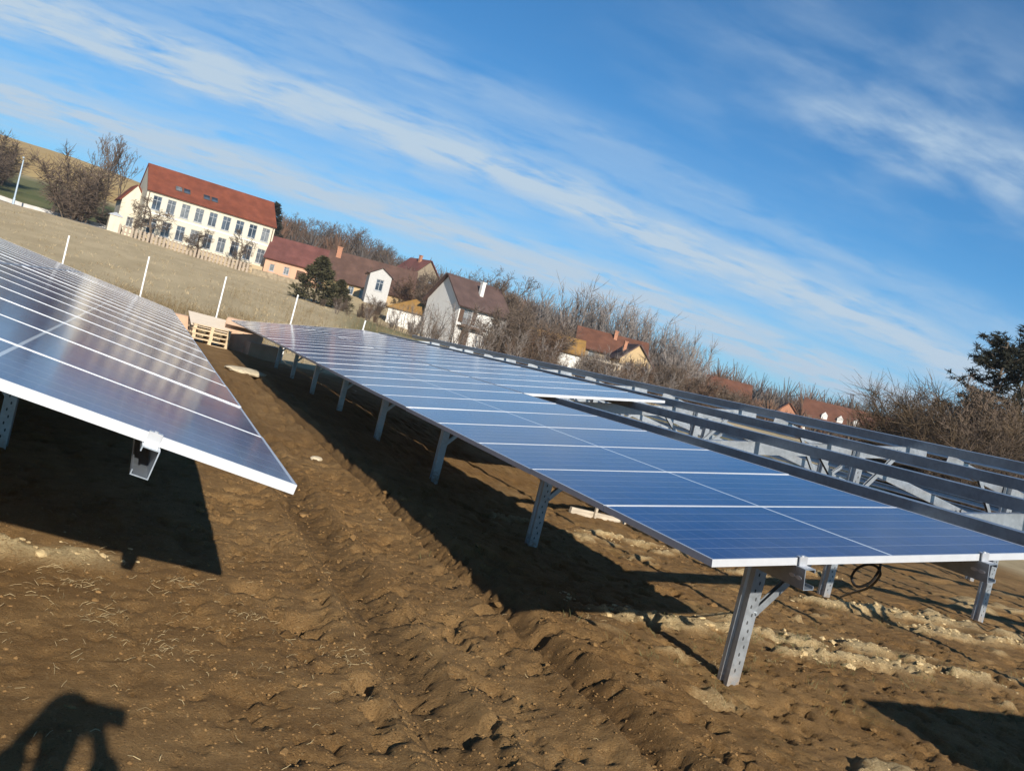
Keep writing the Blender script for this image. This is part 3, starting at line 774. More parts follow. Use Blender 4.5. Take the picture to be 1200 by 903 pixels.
def house(name, label, cat, p, rz, L, W, H, RH, mw, mr, wins=(), gwins=(), ridge='x', over=.35, hip=0, chim=(), sink=1.0, doors=(), group=None, overg=None):
    """local frame: front wall along +x at y = 0 facing -y, depth +y; the ridge runs along x or y"""
    o = thing(name, label, cat, p, (0, 0, rz), group); og = over if overg is None else overg
    mb = MB()
    X_, Y_, Z_ = Vector((1, 0, 0)), Vector((0, 1, 0)), Vector((0, 0, 1))
    holes = [(a, b+sink, c, e) for a, b, c, e in wins]+[(a, b+sink, c, e) for a, b, c, e in doors]
    gh = [(a, b+sink, c, e) for a, b, c, e in gwins]
    holed_wall(mb, (0, 0, -sink), X_, Z_, L, H+sink, holes, .2, -Y_)
    holed_wall(mb, (0, W, -sink), -Y_, Z_, W, H+sink, gh, .2, -X_)
    mb.quad((L, 0, -sink), (L, W, -sink), (L, W, H), (L, 0, H)); mb.quad((L, W, -sink), (0, W, -sink), (0, W, H), (L, W, H))
    if not hip:
        if ridge == 'x':
            mb.add([(0, 0, H), (0, W, H), (0, W/2, H+RH)], [(1, 0, 2)]); mb.add([(L, 0, H), (L, W, H), (L, W/2, H+RH)], [(0, 1, 2)])
        else:
            mb.add([(0, 0, H), (L, 0, H), (L/2, 0, H+RH)], [(0, 1, 2)]); mb.add([(0, W, H), (L, W, H), (L/2, W, H+RH)], [(1, 0, 2)])
    mb.build('wall', mw, o)
    mb = MB(); th = .16
    def slab(a, b, c, e):
        vs = [Vector(q) for q in (a, b, c, e)]
        n = (vs[1]-vs[0]).cross(vs[3]-vs[0]).normalized()
        if n.z < 0: n = -n
        mb.add([q+n*.03 for q in vs]+[q+n*(.03+th) for q in vs], [(3, 2, 1, 0), (4, 5, 6, 7), (0, 1, 5, 4), (1, 2, 6, 5), (2, 3, 7, 6), (3, 0, 4, 7)])
    if hip:
        e = over; zt = H+RH; ze = H-.05
        if hip == 2:      # pyramid
            ap = Vector((L/2, W/2, zt)); cs = [(-e, -e, ze), (L+e, -e, ze), (L+e, W+e, ze), (-e, W+e, ze)]
            mb.add(cs+[ap], [(0, 1, 4), (1, 2, 4), (2, 3, 4), (3, 0, 4), (3, 2, 1, 0)])
        else:
            cs = [(-e, -e, ze), (L+e, -e, ze), (L+e, W+e, ze), (-e, W+e, ze), (W/2*hip, W/2, zt), (L-W/2*hip, W/2, zt)]
            mb.add(cs, [(0, 1, 5, 4), (1, 2, 5), (2, 3, 4, 5), (3, 0, 4), (3, 2, 1, 0)])
    elif ridge == 'x':
        s = RH/(W/2)
        slab((-og, -over, H-over*s), (L+og, -over, H-over*s), (L+og, W/2, H+RH), (-og, W/2, H+RH))
        slab((-og, W+over, H-over*s), (L+og, W+over, H-over*s), (L+og, W/2+.004, H+RH), (-og, W/2+.004, H+RH))
    else:
        s = RH/(L/2)
        slab((-over, -og, H-over*s), (-over, W+og, H-over*s), (L/2, W+og, H+RH), (L/2, -og, H+RH))
        slab((L+over, -og, H-over*s), (L+over, W+og, H-over*s), (L/2+.004, W+og, H+RH), (L/2+.004, -og, H+RH))
    roof = mb.build('roof', mr, o)
    for a, b, c, e in wins: window_part(o, (a, 0, b), X_, Z_, -Y_, c, e, c > .7)
    for a, b, c, e in gwins: window_part(o, (0, W-a, b), -Y_, Z_, -X_, c, e, c > .7)
    for a, b, c, e in doors:
        mb = MB(); mb.span((a+.02, .08, b), (a+c-.02, .14, b+e-.02)); mb.build('door', M_DARKW, o)
    for (cx, cy, cz0, cz1, cs, cm) in chim:
        mb = MB(); mb.span((cx-cs/2, cy-cs/2, cz0), (cx+cs/2, cy+cs/2, cz1)); mb.span((cx-cs/2-.06, cy-cs/2-.06, cz1+.001), (cx+cs/2+.06, cy+cs/2+.06, cz1+.12)); mb.build('chimney', cm, roof)
    return o, roof
def place(px, py, D, dz=0):
    p = at(px, py, D); return Vector((p.x, p.y, p.z+dz))

# the school-like long building
p = place(160, 277, 140); rz = R(9)
wn = []
LS = 18.6; HS = 6.9
for i in range(9):
    x = .95+i*1.98
    wn += [(x, .95, 1.2, 2.15), (x, 4.3, 1.2, 2.0)]
sch, roof = house('school_building', 'cream two-storey school with red tiled roof and rows of tall windows', 'school', p, rz, LS, 9.5, HS, 3.9, M_CREAM, M_RED, wins=wn, gwins=[(3.5, 4.6, 1, 1.6)], over=.3, overg=.12)
for xx in (4.2, 5.35, 8.2, 9.35):
    s = 3.9/4.75; yy = 1.35; a = math.atan(s)
    mb = MB(); mb.box((0, 0, 0), (1.0, 1.15, .10), Matrix.Rotation(a, 3, 'X')); f = mb.build('skylight', M_DARKW, roof, (xx, yy, HS+yy*s+.24))
    mb = MB(); mb.box((0, 0, 0), (.82, .97, .02), Matrix.Rotation(a, 3, 'X')); mb.v = [(q[0], q[1]-math.sin(a)*.06, q[2]+math.cos(a)*.06) for q in mb.v]
    mb.build('skylight_pane', M_PANE, roof, (xx, yy, HS+yy*s+.24))
mb = MB(); mb.span((-.05, -.10, -1), (LS+.05, -.003, .55)); mb.build('plinth', M_TAN, sch)
mb = MB(); mb.span((0, -.07, 3.72), (LS, -.003, 3.9)); mb.span((0, -.16, HS-.28), (LS, -.003, HS-.06)); mb.build('cornice', M_TRIM, sch)
mb = MB()
for xx in (.3, LS-.3): mb.tube((xx, -.16, .2), (xx, -.16, HS-.3), .055, .055, 8)
mb.build('downpipe', M_DARKW, sch)
pa = place(134, 271, 145)
house('annex', 'narrow cream wing with stubby red roof at the road end of the school', 'annex', pa, R(9), 3.3, 6, 4.9, 2.4, M_CREAM, M_RED, ridge='y', over=.2, wins=[(1.2, 1.2, .9, 1.4)])
pg = place(124, 273, 141)
o = thing('gate_pillar', 'whitewashed block-like gate pillar at the road end of the picket fence', 'gate pillar', pg, (0, 0, R(9)))
mb = MB(); mb.span((0, 0, -1), (1.55, 1.5, 2.7)); mb.build('pillar', M_CREAM, o)
mb = MB(); mb.span((-.12, -.12, 2.701), (1.67, 1.62, 2.82)); mb.add([(-.12, -.12, 2.822), (1.67, -.12, 2.822), (1.67, 1.62, 2.822), (-.12, 1.62, 2.822), (.78, .75, 3.25)], [(0, 1, 4), (1, 2, 4), (2, 3, 4), (3, 0, 4)]); mb.build('cap', M_GREYP, o)
# picket fence of separate pale slats between the pillar and the stone wall
fa, fb = at(139, 273, 133), at(294, 326, 135)
o = thing('picket_fence', 'pale picket fence along the meadow in front of the cream school', 'fence', (fa.x, fa.y, gz(fa.x, fa.y)))
dirv = Vector((fb.x-fa.x, fb.y-fa.y, 0)); L_ = dirv.length; dirv.normalize(); mb = MB(); n_ = int(L_/.52)
for i in range(n_):
    q = dirv*(i*.52); zz = gz(fa.x+q.x, fa.y+q.y)-gz(fa.x, fa.y)
    mb.prism([(-.15, -.3), (.15, -.3), (.15, 1.22), (0, 1.36), (-.15, 1.22)], (q.x, q.y, zz), dirv, (0, 0, 1), dirv.cross(Vector((0, 0, 1))), .06)
mb.build('pickets', M_OLDW, o)
mb = MB()
for i in range(n_):
    q = dirv*(i*.52); zz = gz(fa.x+q.x, fa.y+q.y)-gz(fa.x, fa.y)
    for hh in (.35, 1.0): mb.prism([(0, 0), (.52, 0), (.52, .09), (0, .09)], (q.x-dirv.y*.004, q.y+.07, zz+hh), dirv, (0, 0, 1), (0, 1, 0), .05)
mb.build('rail', M_DARKW, o)
def wall_run(name, label, a, b, h, th, mt, cat='wall'):
    o = thing(name, label, cat, (a.x, a.y, gz(a.x, a.y)))
    dv = Vector((b.x-a.x, b.y-a.y, 0)); L = dv.length; dv.normalize(); nn = dv.cross(Vector((0, 0, 1)))
    mb = MB(); n = max(2, int(L/3)); z0 = gz(a.x, a.y)
    for i in range(n):
        q = dv*(L*i/n); zz = gz(a.x+q.x, a.y+q.y)-z0
        mb.prism([(0, -1), (L/n, -1), (L/n, h), (0, h)], (q.x, q.y, zz+(.0 if i % 2 else .03)), dv, (0, 0, 1), nn, th)
    mb.build('masonry', mt, o)
    return o
wall_run('stone_wall', 'low brown rubble wall running on from the picket fence', at(294.5, 326, 135), at(352, 344, 131), .75, .35, M_STONEW)

# maroon long house, brown long house
p = place(307, 321, 141)
house('long_house', 'low yellow house under a long plain maroon roof beside the cream school', 'house', p, R(-14), 9.2, 8, 2.7, 3.4, M_PEACH, M_MAROON, wins=[(.8, .8, .7, 1.0), (2.9, .8, .8, 1.1), (7.8, .8, .8, 1.0)], doors=[(4.8, -.05, 1.2, 1.9)], over=.35)
p = place(377, 341, 133)
bh, rf = house('long_house', 'house with long rust-brown roof and dark ridge behind the evergreen bush', 'house', p, R(-12), 12.5, 8, 2.2, 4.1, M_YELLOW, M_BROWNT, wins=[(3.5, .6, .8, 1.1), (5.2, .6, .8, 1.1)], over=.35, chim=[(1.0, 3.2, 4.5, 6.9, .7, M_BRICK)])
p = place(428, 345, 122)
house('gable_shed', 'shed front of whitewashed upright boards with one dark window', 'shed', p, R(-8), 2.9, 5, 3.0, .9, M_BOARD, M_DARKT, wins=[(1.0, .9, 1.0, 1.5)], ridge='y', over=.25)
p = place(451, 378, 107)
house('garden_shed', 'small pale shed with an ochre pyramid roof', 'shed', p, R(-14), 5.9, 4.6, 1.95, 1.75, M_WHITEP, M_ORANGE, hip=2, over=.35, wins=[(3.9, .75, .8, .7)])
# white two-storey house seen on the corner, grey gable in shade
p = place(528, 403, 100)
wh, rf = house('corner_house', 'two-storey white house with shaded grey gable, dark roof and timber balcony', 'house', p, R(14), 6.6, 7.2, 4.6, 3.0, M_WHITEP, M_DARKT, wins=[(.7, 2.6, 1.15, 1.5), (3.9, .7, .8, 1.0)], gwins=[], doors=[(.9, -.02, 1.1, 1.9)], over=.45, chim=[(3.4, 1.7, 5.6, 7.6, .45, M_WHITEP)])
mb = MB(); mb.span((.2, -.9, 2.18), (3.6, -.003, 2.30)); mb.span((.2, -.9, 2.32), (3.6, -.86, 2.42))
mb.span((.2, -.9, 3.0), (3.6, -.85, 3.06))
for i in range(18): mb.span((.22+i*.195, -.88, 2.302), (.27+i*.195, -.855, 2.998))
mb.build('balcony', M_DARKW, wh)
mb = MB(); mb.span((.15, -.06, 2.62), (.68, -.008, 4.05)); mb.build('shutter', M_DARKW, wh); mb = MB(); mb.span((1.88, -.06, 2.62), (2.4, -.008, 4.05)); mb.build('shutter', M_DARKW, wh)
p = place(483, 336, 170)
house('hill_house', 'house with dark red roof up among the brown trees above the ochre shed', 'house', p, R(25), 5.6, 5.4, 3.0, 2.6, M_DRAB, M_MAROON, ridge='y', over=.4, wins=[(1.0, .8, 1, 1.3), (3.4, .8, 1, 1.3)], chim=[(2.0, 2.0, 4.2, 6.2, .5, M_BRICK)])
# cluster in the middle
p = place(616, 419, 104)
house('outbuilding', 'long low white outbuilding with a tan roof among the brown shrubs', 'outbuilding', p, R(-20), 6.2, 4, 1.9, 1.6, M_WHITEP, M_ORANGE, over=.3, wins=[(1, .7, .7, .6)])
p = place(672, 423, 118)
house('village_house', 'rust-red roofed house half hidden behind shrubs and a pergola', 'house', p, R(-22), 9.0, 6.5, 2.2, 2.5, M_DRAB, M_RUST, over=.4, wins=[(1.6, .7, .9, 1.2), (5.6, .7, .9, 1.2)], chim=[(4.8, 2.4, 3.6, 5.2, .45, M_BRICK)])
p = place(722, 440, 112)
house('yellow_house', 'yellow gabled house with brown roof and white chimney', 'house', p, R(-12), 4.0, 5, 2.3, 2.0, M_YELLOW, M_DARKT, ridge='y', over=.35, wins=[(.8, .8, .8, 1.1), (2.9, .8, .8, 1.1)], chim=[(.8, 2.0, 3.0, 4.4, .4, M_BRICK)])
p = place(690, 428, 92); pgo = thing('pergola', 'pale timber pergola frame in front of the rust-red roofed house', 'pergola', (p.x, p.y, gz(p.x, p.y)), (0, 0, R(-14)))
for xx in (0, 3.2):
    for yy in (0, 2):
        mb = MB(); mb.box((xx, yy, 1.2), (.14, .14, 2.6)); mb.build('post', M_PALE, pgo)
mb = MB(); mb.box((1.6, -.0, 2.58), (3.6, .14, .16)); mb.box((1.6, 2, 2.58), (3.6, .14, .16)); mb.build('beam', M_PALE, pgo)
mb = MB()
for i in range(9): mb.box((0+i*.4, 1, 2.72), (.07, 2.5, .11))
mb.build('slats', M_PALE, pgo)
# red roofs to the right
p = place(897, 505, 150)
house('village_house', 'small brick-red house with a pale gable top beside the longest red roof', 'house', p, R(-34), 5.2, 6, 2.6, 2.6, M_BRICK, M_RUST, ridge='y', over=.3, wins=[(1.8, .9, 1, 1.2)])
p = place(934, 514, 152)
lh, rf = house('village_house', 'long white house with orange-red roof and small white dormers, nearest the far hill', 'house', p, R(-40), 13.5, 8, 3.0, 3.7, M_WHITEP, M_RUST, over=.4, wins=[(1.2+i*1.75, .9, .9, 1.2) for i in range(7)])
for xx in (3.2, 5.6, 8.0, 11.6):
    mb = MB(); mb.span((xx-.45, .9, 3.6), (xx+.45, 2.4, 4.7)); mb.add([(xx-.5, .85, 4.702), (xx+.5, .85, 4.702), (xx, .85, 5.25), (xx-.5, 3, 4.702), (xx+.5, 3, 4.702), (xx, 3, 5.25)], [(0, 1, 2), (0, 2, 5, 3), (1, 4, 5, 2)])
    mb.build('dormer', M_WHITEP, rf)
p = place(820, 470, 140)
house('village_house', 'low house with a faded orange roof under the bare saplings', 'house', p, R(-30), 7, 5, 2.2, 2.0, M_TAN, M_RUST, over=.3, wins=[(2, .6, .9, 1.1)])

# road, kerb strip, lamp post
M_ASPH = simple('asphalt', (.11, .11, .115), .9, 0, .2, 1.5); M_CONC = simple('pale_concrete', (.52, .49, .45), .85, 0, .12, 1.2)
def strip(name, r0, r1, dz, mt, a0=-26, a1=-2.2, kind='structure'):
    mb = MB(); n = 60; prev = None
    for i in range(n+1):
        a = R(a0+(a1-a0)*i/n)
        q = [Vector((math.sin(a)*r, math.cos(a)*r, max(gfz(math.sin(a)*r, math.cos(a)*r), gz(math.sin(a)*r, math.cos(a)*r))+dz)) for r in (r0, r1)]
        if prev: mb.quad(prev[0], q[0], q[1], prev[1]); mb.quad(prev[0]-Vector((0, 0, .6)), q[0]-Vector((0, 0, .6)), q[0], prev[0])
        prev = q
    tag(mb.build(name, mt), None, None, kind=kind)
strip('road', 141.5, 147, .12, M_ASPH); strip('pavement', 147, 149.6, .75, M_CONC)
p = at(15, 240, 141); b = gz(p.x, p.y); q = at(26, 186, 141)
o = thing('lamp_post', 'tall blue-grey lamp post beside the road', 'lamp post', (p.x, p.y, b))
M_BLUEG = simple('blue_grey_paint', (.36, .44, .52), .5, .2, .08)
mb = MB(); mb.tube((0, 0, -.3), (0, 0, q.z-b), .13, .08, 10); mb.build('pole', M_BLUEG, o)
mb = MB(); mb.tube((0, 0, -.1), (0, 0, .9), .17, .16, 10, True); mb.build('base', M_BLUEG, o)
mb = MB(); mb.tube((0, 0, q.z-b-.05), (.1, -.9, q.z-b+.1), .05, .045, 8); mb.box((.12, -1.15, q.z-b+.1), (.22, .6, .1)); mb.build('lamp_head', M_BLUEG, o)

# ------------------------------------------------------------------ trees and shrubs
M_BARK = mat_bark('grey_brown_bark', (.125, .095, .07)); M_TWIG = mat_bark('bare_twigs', (.115, .084, .062)); M_PALETW = mat_bark('pale_twigs', (.21, .18, .16))
M_REDTW = mat_bark('reddish_twigs', (.118, .074, .048)); M_NEEDLE = mat_bark('dark_needles', (.030, .030, .021), .4); M_BUSHG = mat_bark('olive_evergreen', (.068, .062, .032), .4)
M_DRYLEAF = mat_bark('dry_weeds', (.20, .145, .075))
def rvec(rng): return Vector((rng.gauss(0, 1), rng.gauss(0, 1), rng.gauss(0, 1))).normalized()
def grow(rng, trunk, crown, p, dr, L, r, lev, maxlev, up=.15, spread=.75, kids=4, curve=.18, minr=.010, shrink=.62, tl=1):
    n = 5 if lev < 2 else 3
    pts = [Vector(p)]; dd = Vector(dr).normalized()
    for i in range(n):
        dd = (dd+rvec(rng)*curve+Vector((0, 0, up*.3))).normalized(); pts.append(pts[-1]+dd*(L/n))
    tgt = trunk if lev <= tl else crown
    for i in range(n):
        a, b = r*(1-.65*i/n), r*(1-.65*(i+1)/n)
        if lev >= maxlev-1: tgt.ribbon(pts[i], pts[i+1], max(a, minr), rng)
        else: tgt.tube(pts[i], pts[i+1], max(a, minr), max(b, minr), 6 if lev == 0 else 4 if lev < 3 else 3)
    if lev >= maxlev: return
    for k in range(kids if lev else kids+2):
        f = (.35 if lev == 0 else .25)+(.65 if lev == 0 else .75)*(k+rng.random())/(kids+(2 if lev == 0 else 0))
        i = min(n-1, int(f*n)); q = pts[i].lerp(pts[i+1], f*n-i if f*n-i <= 1 else 1)
        ax = (pts[i+1]-pts[i]).normalized(); side = rvec(rng); side = (side-ax*side.dot(ax)).normalized()
        nd = (ax*(1-spread)+side*spread+Vector((0, 0, up))).normalized()
        grow(rng, trunk, crown, q, nd, L*shrink*rng.uniform(.75, 1.15)*(1-.25*f), r*(.55 if lev else .5)*(1-.3*f), lev+1, maxlev, up, spread, kids, curve, minr, shrink, tl)
def proto_tree(seed, H, **kw):
    rng = random.Random(seed); t, c = MB(), MB()
    grow(rng, t, c, (0, 0, -.2), (rng.gauss(0, .04), rng.gauss(0, .04), 1), H*.62, kw.pop('r', H*.022), 0, kw.pop('maxlev', 4), **kw)
    return t, c
PROT = {}
def reg(name, t, c, H, mt, mc):
    top = max(max((v[2] for v in t.v), default=0), max((v[2] for v in c.v), default=0))
    PROT[name] = (t.mesh('trunk', mt), c.mesh('crown', mc), top)
for i in range(3): reg('bare%d' % i, *proto_tree(10+i, 10, kids=6, spread=.62, up=.22, minr=.024), 10, M_BARK, M_TWIG)
reg('tall', *proto_tree(21, 12, kids=4, spread=.5, up=.35, minr=.032, r=.16), 12, M_BARK, M_TWIG)
reg('knob', *proto_tree(31, 6, kids=7, spread=.75, up=.1, minr=.014, r=.17, maxlev=4, shrink=.55, curve=.25), 6, M_BARK, M_TWIG)
def brush(seed, H, W, stems, twigs, wd, lean=.25, flare=.6):
    """many upright stems with fine side twigs: willow, hazel, thicket"""
    rng = random.Random(seed); t, c = MB(), MB()
    for s in range(stems):
        a = rng.uniform(0, 2*PI); q = Vector((math.cos(a), math.sin(a), 0))*W*.18*rng.random()
        dd = Vector((math.cos(a)*lean*rng.random(), math.sin(a)*lean*rng.random(), 1)).normalized(); L = H*rng.uniform(.6, 1)
        pts = [Vector((q.x, q.y, -.2))]
        for i in range(5): dd = (dd+rvec(rng)*.10).normalized(); pts.append(pts[-1]+dd*L/5)
        for i in range(5): t.tube(pts[i], pts[i+1], wd*2.2*(1-.17*i), wd*2.2*(1-.17*(i+1)), 4)
        for k in range(twigs):
            f = rng.uniform(.12, 1)*5; i = min(4, int(f)); b0 = pts[i].lerp(pts[i+1], f-i)
            d2 = (dd*rng.uniform(.3, 1)+rvec(rng)*flare).normalized(); L2 = H*rng.uniform(.08, .26)
            b1 = b0+d2*L2*.55; b2 = b1+(d2+rvec(rng)*.3+Vector((0, 0, .2))).normalized()*L2*.45
            c.ribbon(b0, b1, wd, rng); c.ribbon(b1, b2, wd*.75, rng)
            for j in range(2):
                b3 = b0.lerp(b1, rng.random()); c.ribbon(b3, b3+(d2+rvec(rng)*.8).normalized()*L2*.4, wd*.7, rng)
    return t, c
reg('willow', *brush(41, 8, 6, 20, 90, .034, .55, .9), 8, M_BARK, M_TWIG)
reg('thicket0', *brush(42, 5, 5, 22, 70, .028, .6, .8), 5, M_TWIG, M_TWIG)
reg('thicket1', *brush(43, 5, 5, 20, 70, .028, .7, .9), 5, M_REDTW, M_REDTW)
reg('sapling0', *brush(44, 8, 3.0, 8, 30, .028, .2, .3), 8, M_PALETW, M_PALETW)
reg('sapling1', *brush(45, 8, 3.2, 9, 28, .026, .24, .32), 8, M_PALETW, M_PALETW)
def leafy(seed, H, W, n, lw, conic=True):
    rng = random.Random(seed); t, c = MB(), MB()
    t.tube((0, 0, -.2), (0, 0, H*.9), H*.02, H*.004, 6)
    for k in range(n):
        f = rng.random()**.8; z = H*(.04+.96*f); rad = W*.5*((1-f)**.75 if conic else math.sqrt(max(0, 1-(2*f-1)**2)))*(.55+.45*rng.random()**.5)*(1+.3*math.sin(z*4+k % 3))
        a = rng.uniform(0, 2*PI); p = Vector((math.cos(a)*rad, math.sin(a)*rad, z)); d2 = (Vector((math.cos(a), math.sin(a), rng.uniform(-.3, .7)))+rvec(rng)*.5).normalized()
        for j in range(4): c.ribbon(p+rvec(rng)*lw, p+d2*lw*rng.uniform(1.5, 3)+rvec(rng)*lw, lw*rng.uniform(.3, .55), rng)
    for k in range(n//40):
        f = rng.random(); z = H*f*.9; a = rng.uniform(0, 2*PI); t.tube((0, 0, z), (math.cos(a)*W*.4*(1-f), math.sin(a)*W*.4*(1-f), z+.3), H*.006, H*.002, 4)
    return t, c
reg('conifer', *leafy(51, 10, 4.2, 900, .16), 10, M_BARK, M_NEEDLE)
reg('evergreen', *leafy(52, 7, 5.0, 2200, .13), 7, M_BARK, M_BUSHG)
TREES = {}
def tree(name, label, cat, kind, px, py, D, group=None, base=None, wide=1.0, seed=0, hmin=1.0):
    """px, py: the top of the plant as seen in the photograph, D metres away"""
    q = at(px, py, D); z0 = gz(q.x, q.y) if base is None else base
    tm, cm, top = PROT[kind]; h = max(hmin, q.z-z0); s = h/top
    o = thing(name, label, cat, (q.x, q.y, z0-.05), (0, 0, seed*2.4+px*.7), group)
    o.scale = (s*wide, s*wide, s)
    obj('trunk', tm, o); obj('crown', cm, o)
    return o
GT = 'trees by the road and the cream school'
tree('tree', 'rounded reddish-brown bare tree at the edge of the view above the lamp post', 'tree', 'willow', 8, 150, 175, GT, wide=1.5)
tree('tree', 'second rounded brown tree, lower, between the lamp post and the road edge', 'tree', 'willow', -14, 165, 165, GT, wide=1.5, seed=2)
tree('tree', 'dense brown willow-like tree with pale forked trunk by the road', 'tree', 'willow', 105, 172, 143, GT, wide=1.35, seed=1)
tree('tree', 'small leaning bare tree beside the willow-like one, on the green slope', 'tree', 'knob', 70, 208, 158, GT, wide=1.3)
tree('bare_tree', 'tall slender bare tree rising highest behind the willow-like tree', 'tree', 'tall', 128, 153, 165, GT, wide=.9)
tree('bare_tree', 'tall slender bare tree just beside the roof gable of the cream school', 'tree', 'tall', 158, 163, 168, GT, wide=.9, seed=3)
tree('bare_tree', 'slender bare tree between the two tallest ones, against the yellow slope', 'tree', 'tall', 143, 158, 172, GT, wide=.8, seed=5)
tree('shrub', 'dark shrub at the foot of the annex beside the gate pillar', 'shrub', 'thicket0', 128, 240, 148, GT, wide=1.1)
tree('yard_tree', 'pruned bare tree before the upper windows at the road end of the school', 'tree', 'knob', 190, 232, 135.5, 'yard trees in front of the school', wide=1.2)
tree('yard_tree', 'bushy knobbly bare tree in the middle of the school front', 'tree', 'knob', 239, 266, 135.5, 'yard trees in front of the school', wide=1.6, seed=2)
tree('yard_tree', 'slim bare tree near the far corner of the school, before the last windows', 'tree', 'knob', 292, 268, 137, 'yard trees in front of the school', wide=.8, seed=4)
tree('conifer', 'dark conifer rising directly behind the far corner of the cream school', 'conifer', 'conifer', 326, 236, 172, wide=1.25)
tree('conifer', 'dark conifer tip peeping over the ridge of the long red roof', 'conifer', 'conifer', 276, 224, 185, wide=1.1, seed=2)
tree('evergreen_shrub', 'olive-dark conical evergreen bush in front of the two long roofs', 'shrub', 'evergreen', 381, 298, 98, wide=1.45)
tree('evergreen_shrub', 'lower dark evergreen bush at the side of the conical one', 'shrub', 'evergreen', 402, 326, 99, wide=1.5, seed=3)
hill = [(344, 248, 220, 'bare0'), (360, 252, 230, 'bare1'), (374, 258, 215, 'bare2'), (393, 262, 210, 'bare1'), (407, 262, 225, 'tall'), (423, 268, 200, 'bare0'), (437, 268, 205, 'bare2'), (451, 282, 200, 'bare1'), (466, 288, 210, 'bare2'), (478, 296, 215, 'bare0'), (336, 256, 225, 'willow'), (352, 262, 240, 'willow'), (368, 268, 220, 'thicket0'), (384, 276, 205, 'thicket1'), (400, 286, 200, 'thicket0'), (416, 292, 190, 'thicket1'), (432, 298, 185, 'thicket0'), (448, 306, 180, 'thicket1'), (462, 314, 175, 'thicket0')]

for i, (x, y, D, k) in enumerate(hill):
    if 'thicket' in k or k == 'willow': lb = 'brown thicket on the slope behind the long roofs, %s along from the cream school' % ORD[i-10]
    else: lb = 'bare tree on the hill behind the long roofs, %s along from the cream school' % ORD[i]
    tree('hill_tree', lb, 'tree', k, x, y, D, 'bare growth on the hill behind the roofs', wide=1.25, seed=i)
nm = [(402, 345, 96, 'thicket0', 1.2), (432, 352, 98, 'thicket1', 1.1), (446, 345, 112, 'thicket0', 1.2), (470, 318, 135, 'thicket0', 1.6), (500, 322, 130, 'thicket1', 1.5), (520, 330, 118, 'thicket0', 1.3),
      (548, 322, 125, 'willow', 1.2), (580, 312, 115, 'bare0', 1.2), (604, 318, 108, 'bare1', 1.1), (600, 350, 90, 'willow', 1.25), (622, 352, 95, 'willow', 1.2), (645, 362, 100, 'thicket0', 1.5), (662, 372, 118, 'willow', 1.3), (676, 388, 128, 'thicket1', 1.6),
      (640, 400, 84, 'thicket0', .9), (660, 410, 84, 'thicket1', .9), (705, 405, 90, 'thicket0', 1.0), (752, 420, 96, 'thicket1', 1.2), (775, 415, 100, 'thicket0', 1.5), (800, 420, 96, 'willow', 1.1), (822, 432, 104, 'thicket1', 1.5), (845, 440, 110, 'thicket0', 1.5), (868, 452, 120, 'thicket1', 1.6), (880, 470, 118, 'thicket0', 1.2), (597, 398, 80, 'thicket1', .6), (487, 372, 92, 'thicket0', .9), (460, 378, 92, 'thicket0', .7), (420, 372, 88, 'thicket0', .8), (380, 348, 92, 'thicket0', .9), (725, 432, 88, 'thicket0', .8),
      (513, 378, 92, 'thicket0', .6), (505, 360, 112, 'thicket0', 1), (610, 396, 82, 'thicket1', .9), (680, 418, 84, 'thicket0', .8), (740, 442, 88, 'thicket1', .8), (770, 440, 90, 'thicket0', 1), (440, 372, 90, 'thicket1', .7)]
for i, (x, y, D, k, wd) in enumerate(nm):
    y += 8 if 610 < x < 700 else 0
    near = min([(470, 'ochre-roofed shed'), (560, 'corner house'), (620, 'low white outbuilding'), (690, 'pergola'), (740, 'yellow gabled house'), (820, 'faded orange roof'), (400, 'evergreen bush'), (890, 'brick-red house')], key=lambda q: abs(q[0]-x))[1]
    hw = 'tall' if y < 335+.24*(x-480) else 'low' if D < 93 else 'middling'
    tree('shrub' if 'thicket' in k else 'bare_tree', '%s %s by the %s, %s from the evergreen bush onward' % (hw, {'thicket0': 'brown leafless shrub', 'thicket1': 'reddish leafless shrub', 'willow': 'bushy brown tree', 'bare0': 'bare tree', 'bare1': 'bare tree'}[k], near, ORD[sorted(q[0] for q in nm).index(x)] if sorted(q[0] for q in nm).index(x) < 25 else ORD[len(nm)-1-sorted(q[0] for q in nm).index(x)]+' last'),
         'shrub' if 'thicket' in k else 'tree', k, x, y, D, 'leafless shrubs among the village houses', wide=wd, seed=i)
rng = random.Random(8); sx = [684, 692, 700, 708, 716, 724, 733, 742, 750, 758, 767, 776, 784, 792, 801, 810, 819, 640, 655, 830]
for i, x in enumerate(sorted(sx)):
    y = 328+(x-690)*.46+rng.uniform(-6, 10) if x > 680 else 330+rng.uniform(0, 8)
    tree('sapling', 'pale upright leafless sapling behind the village roofs, %s of its row' % ORD[i], 'sapling', 'sapling%d' % (i % 2), x, y, 132+rng.uniform(-8, 8), 'row of pale saplings', wide=1.1, seed=i)

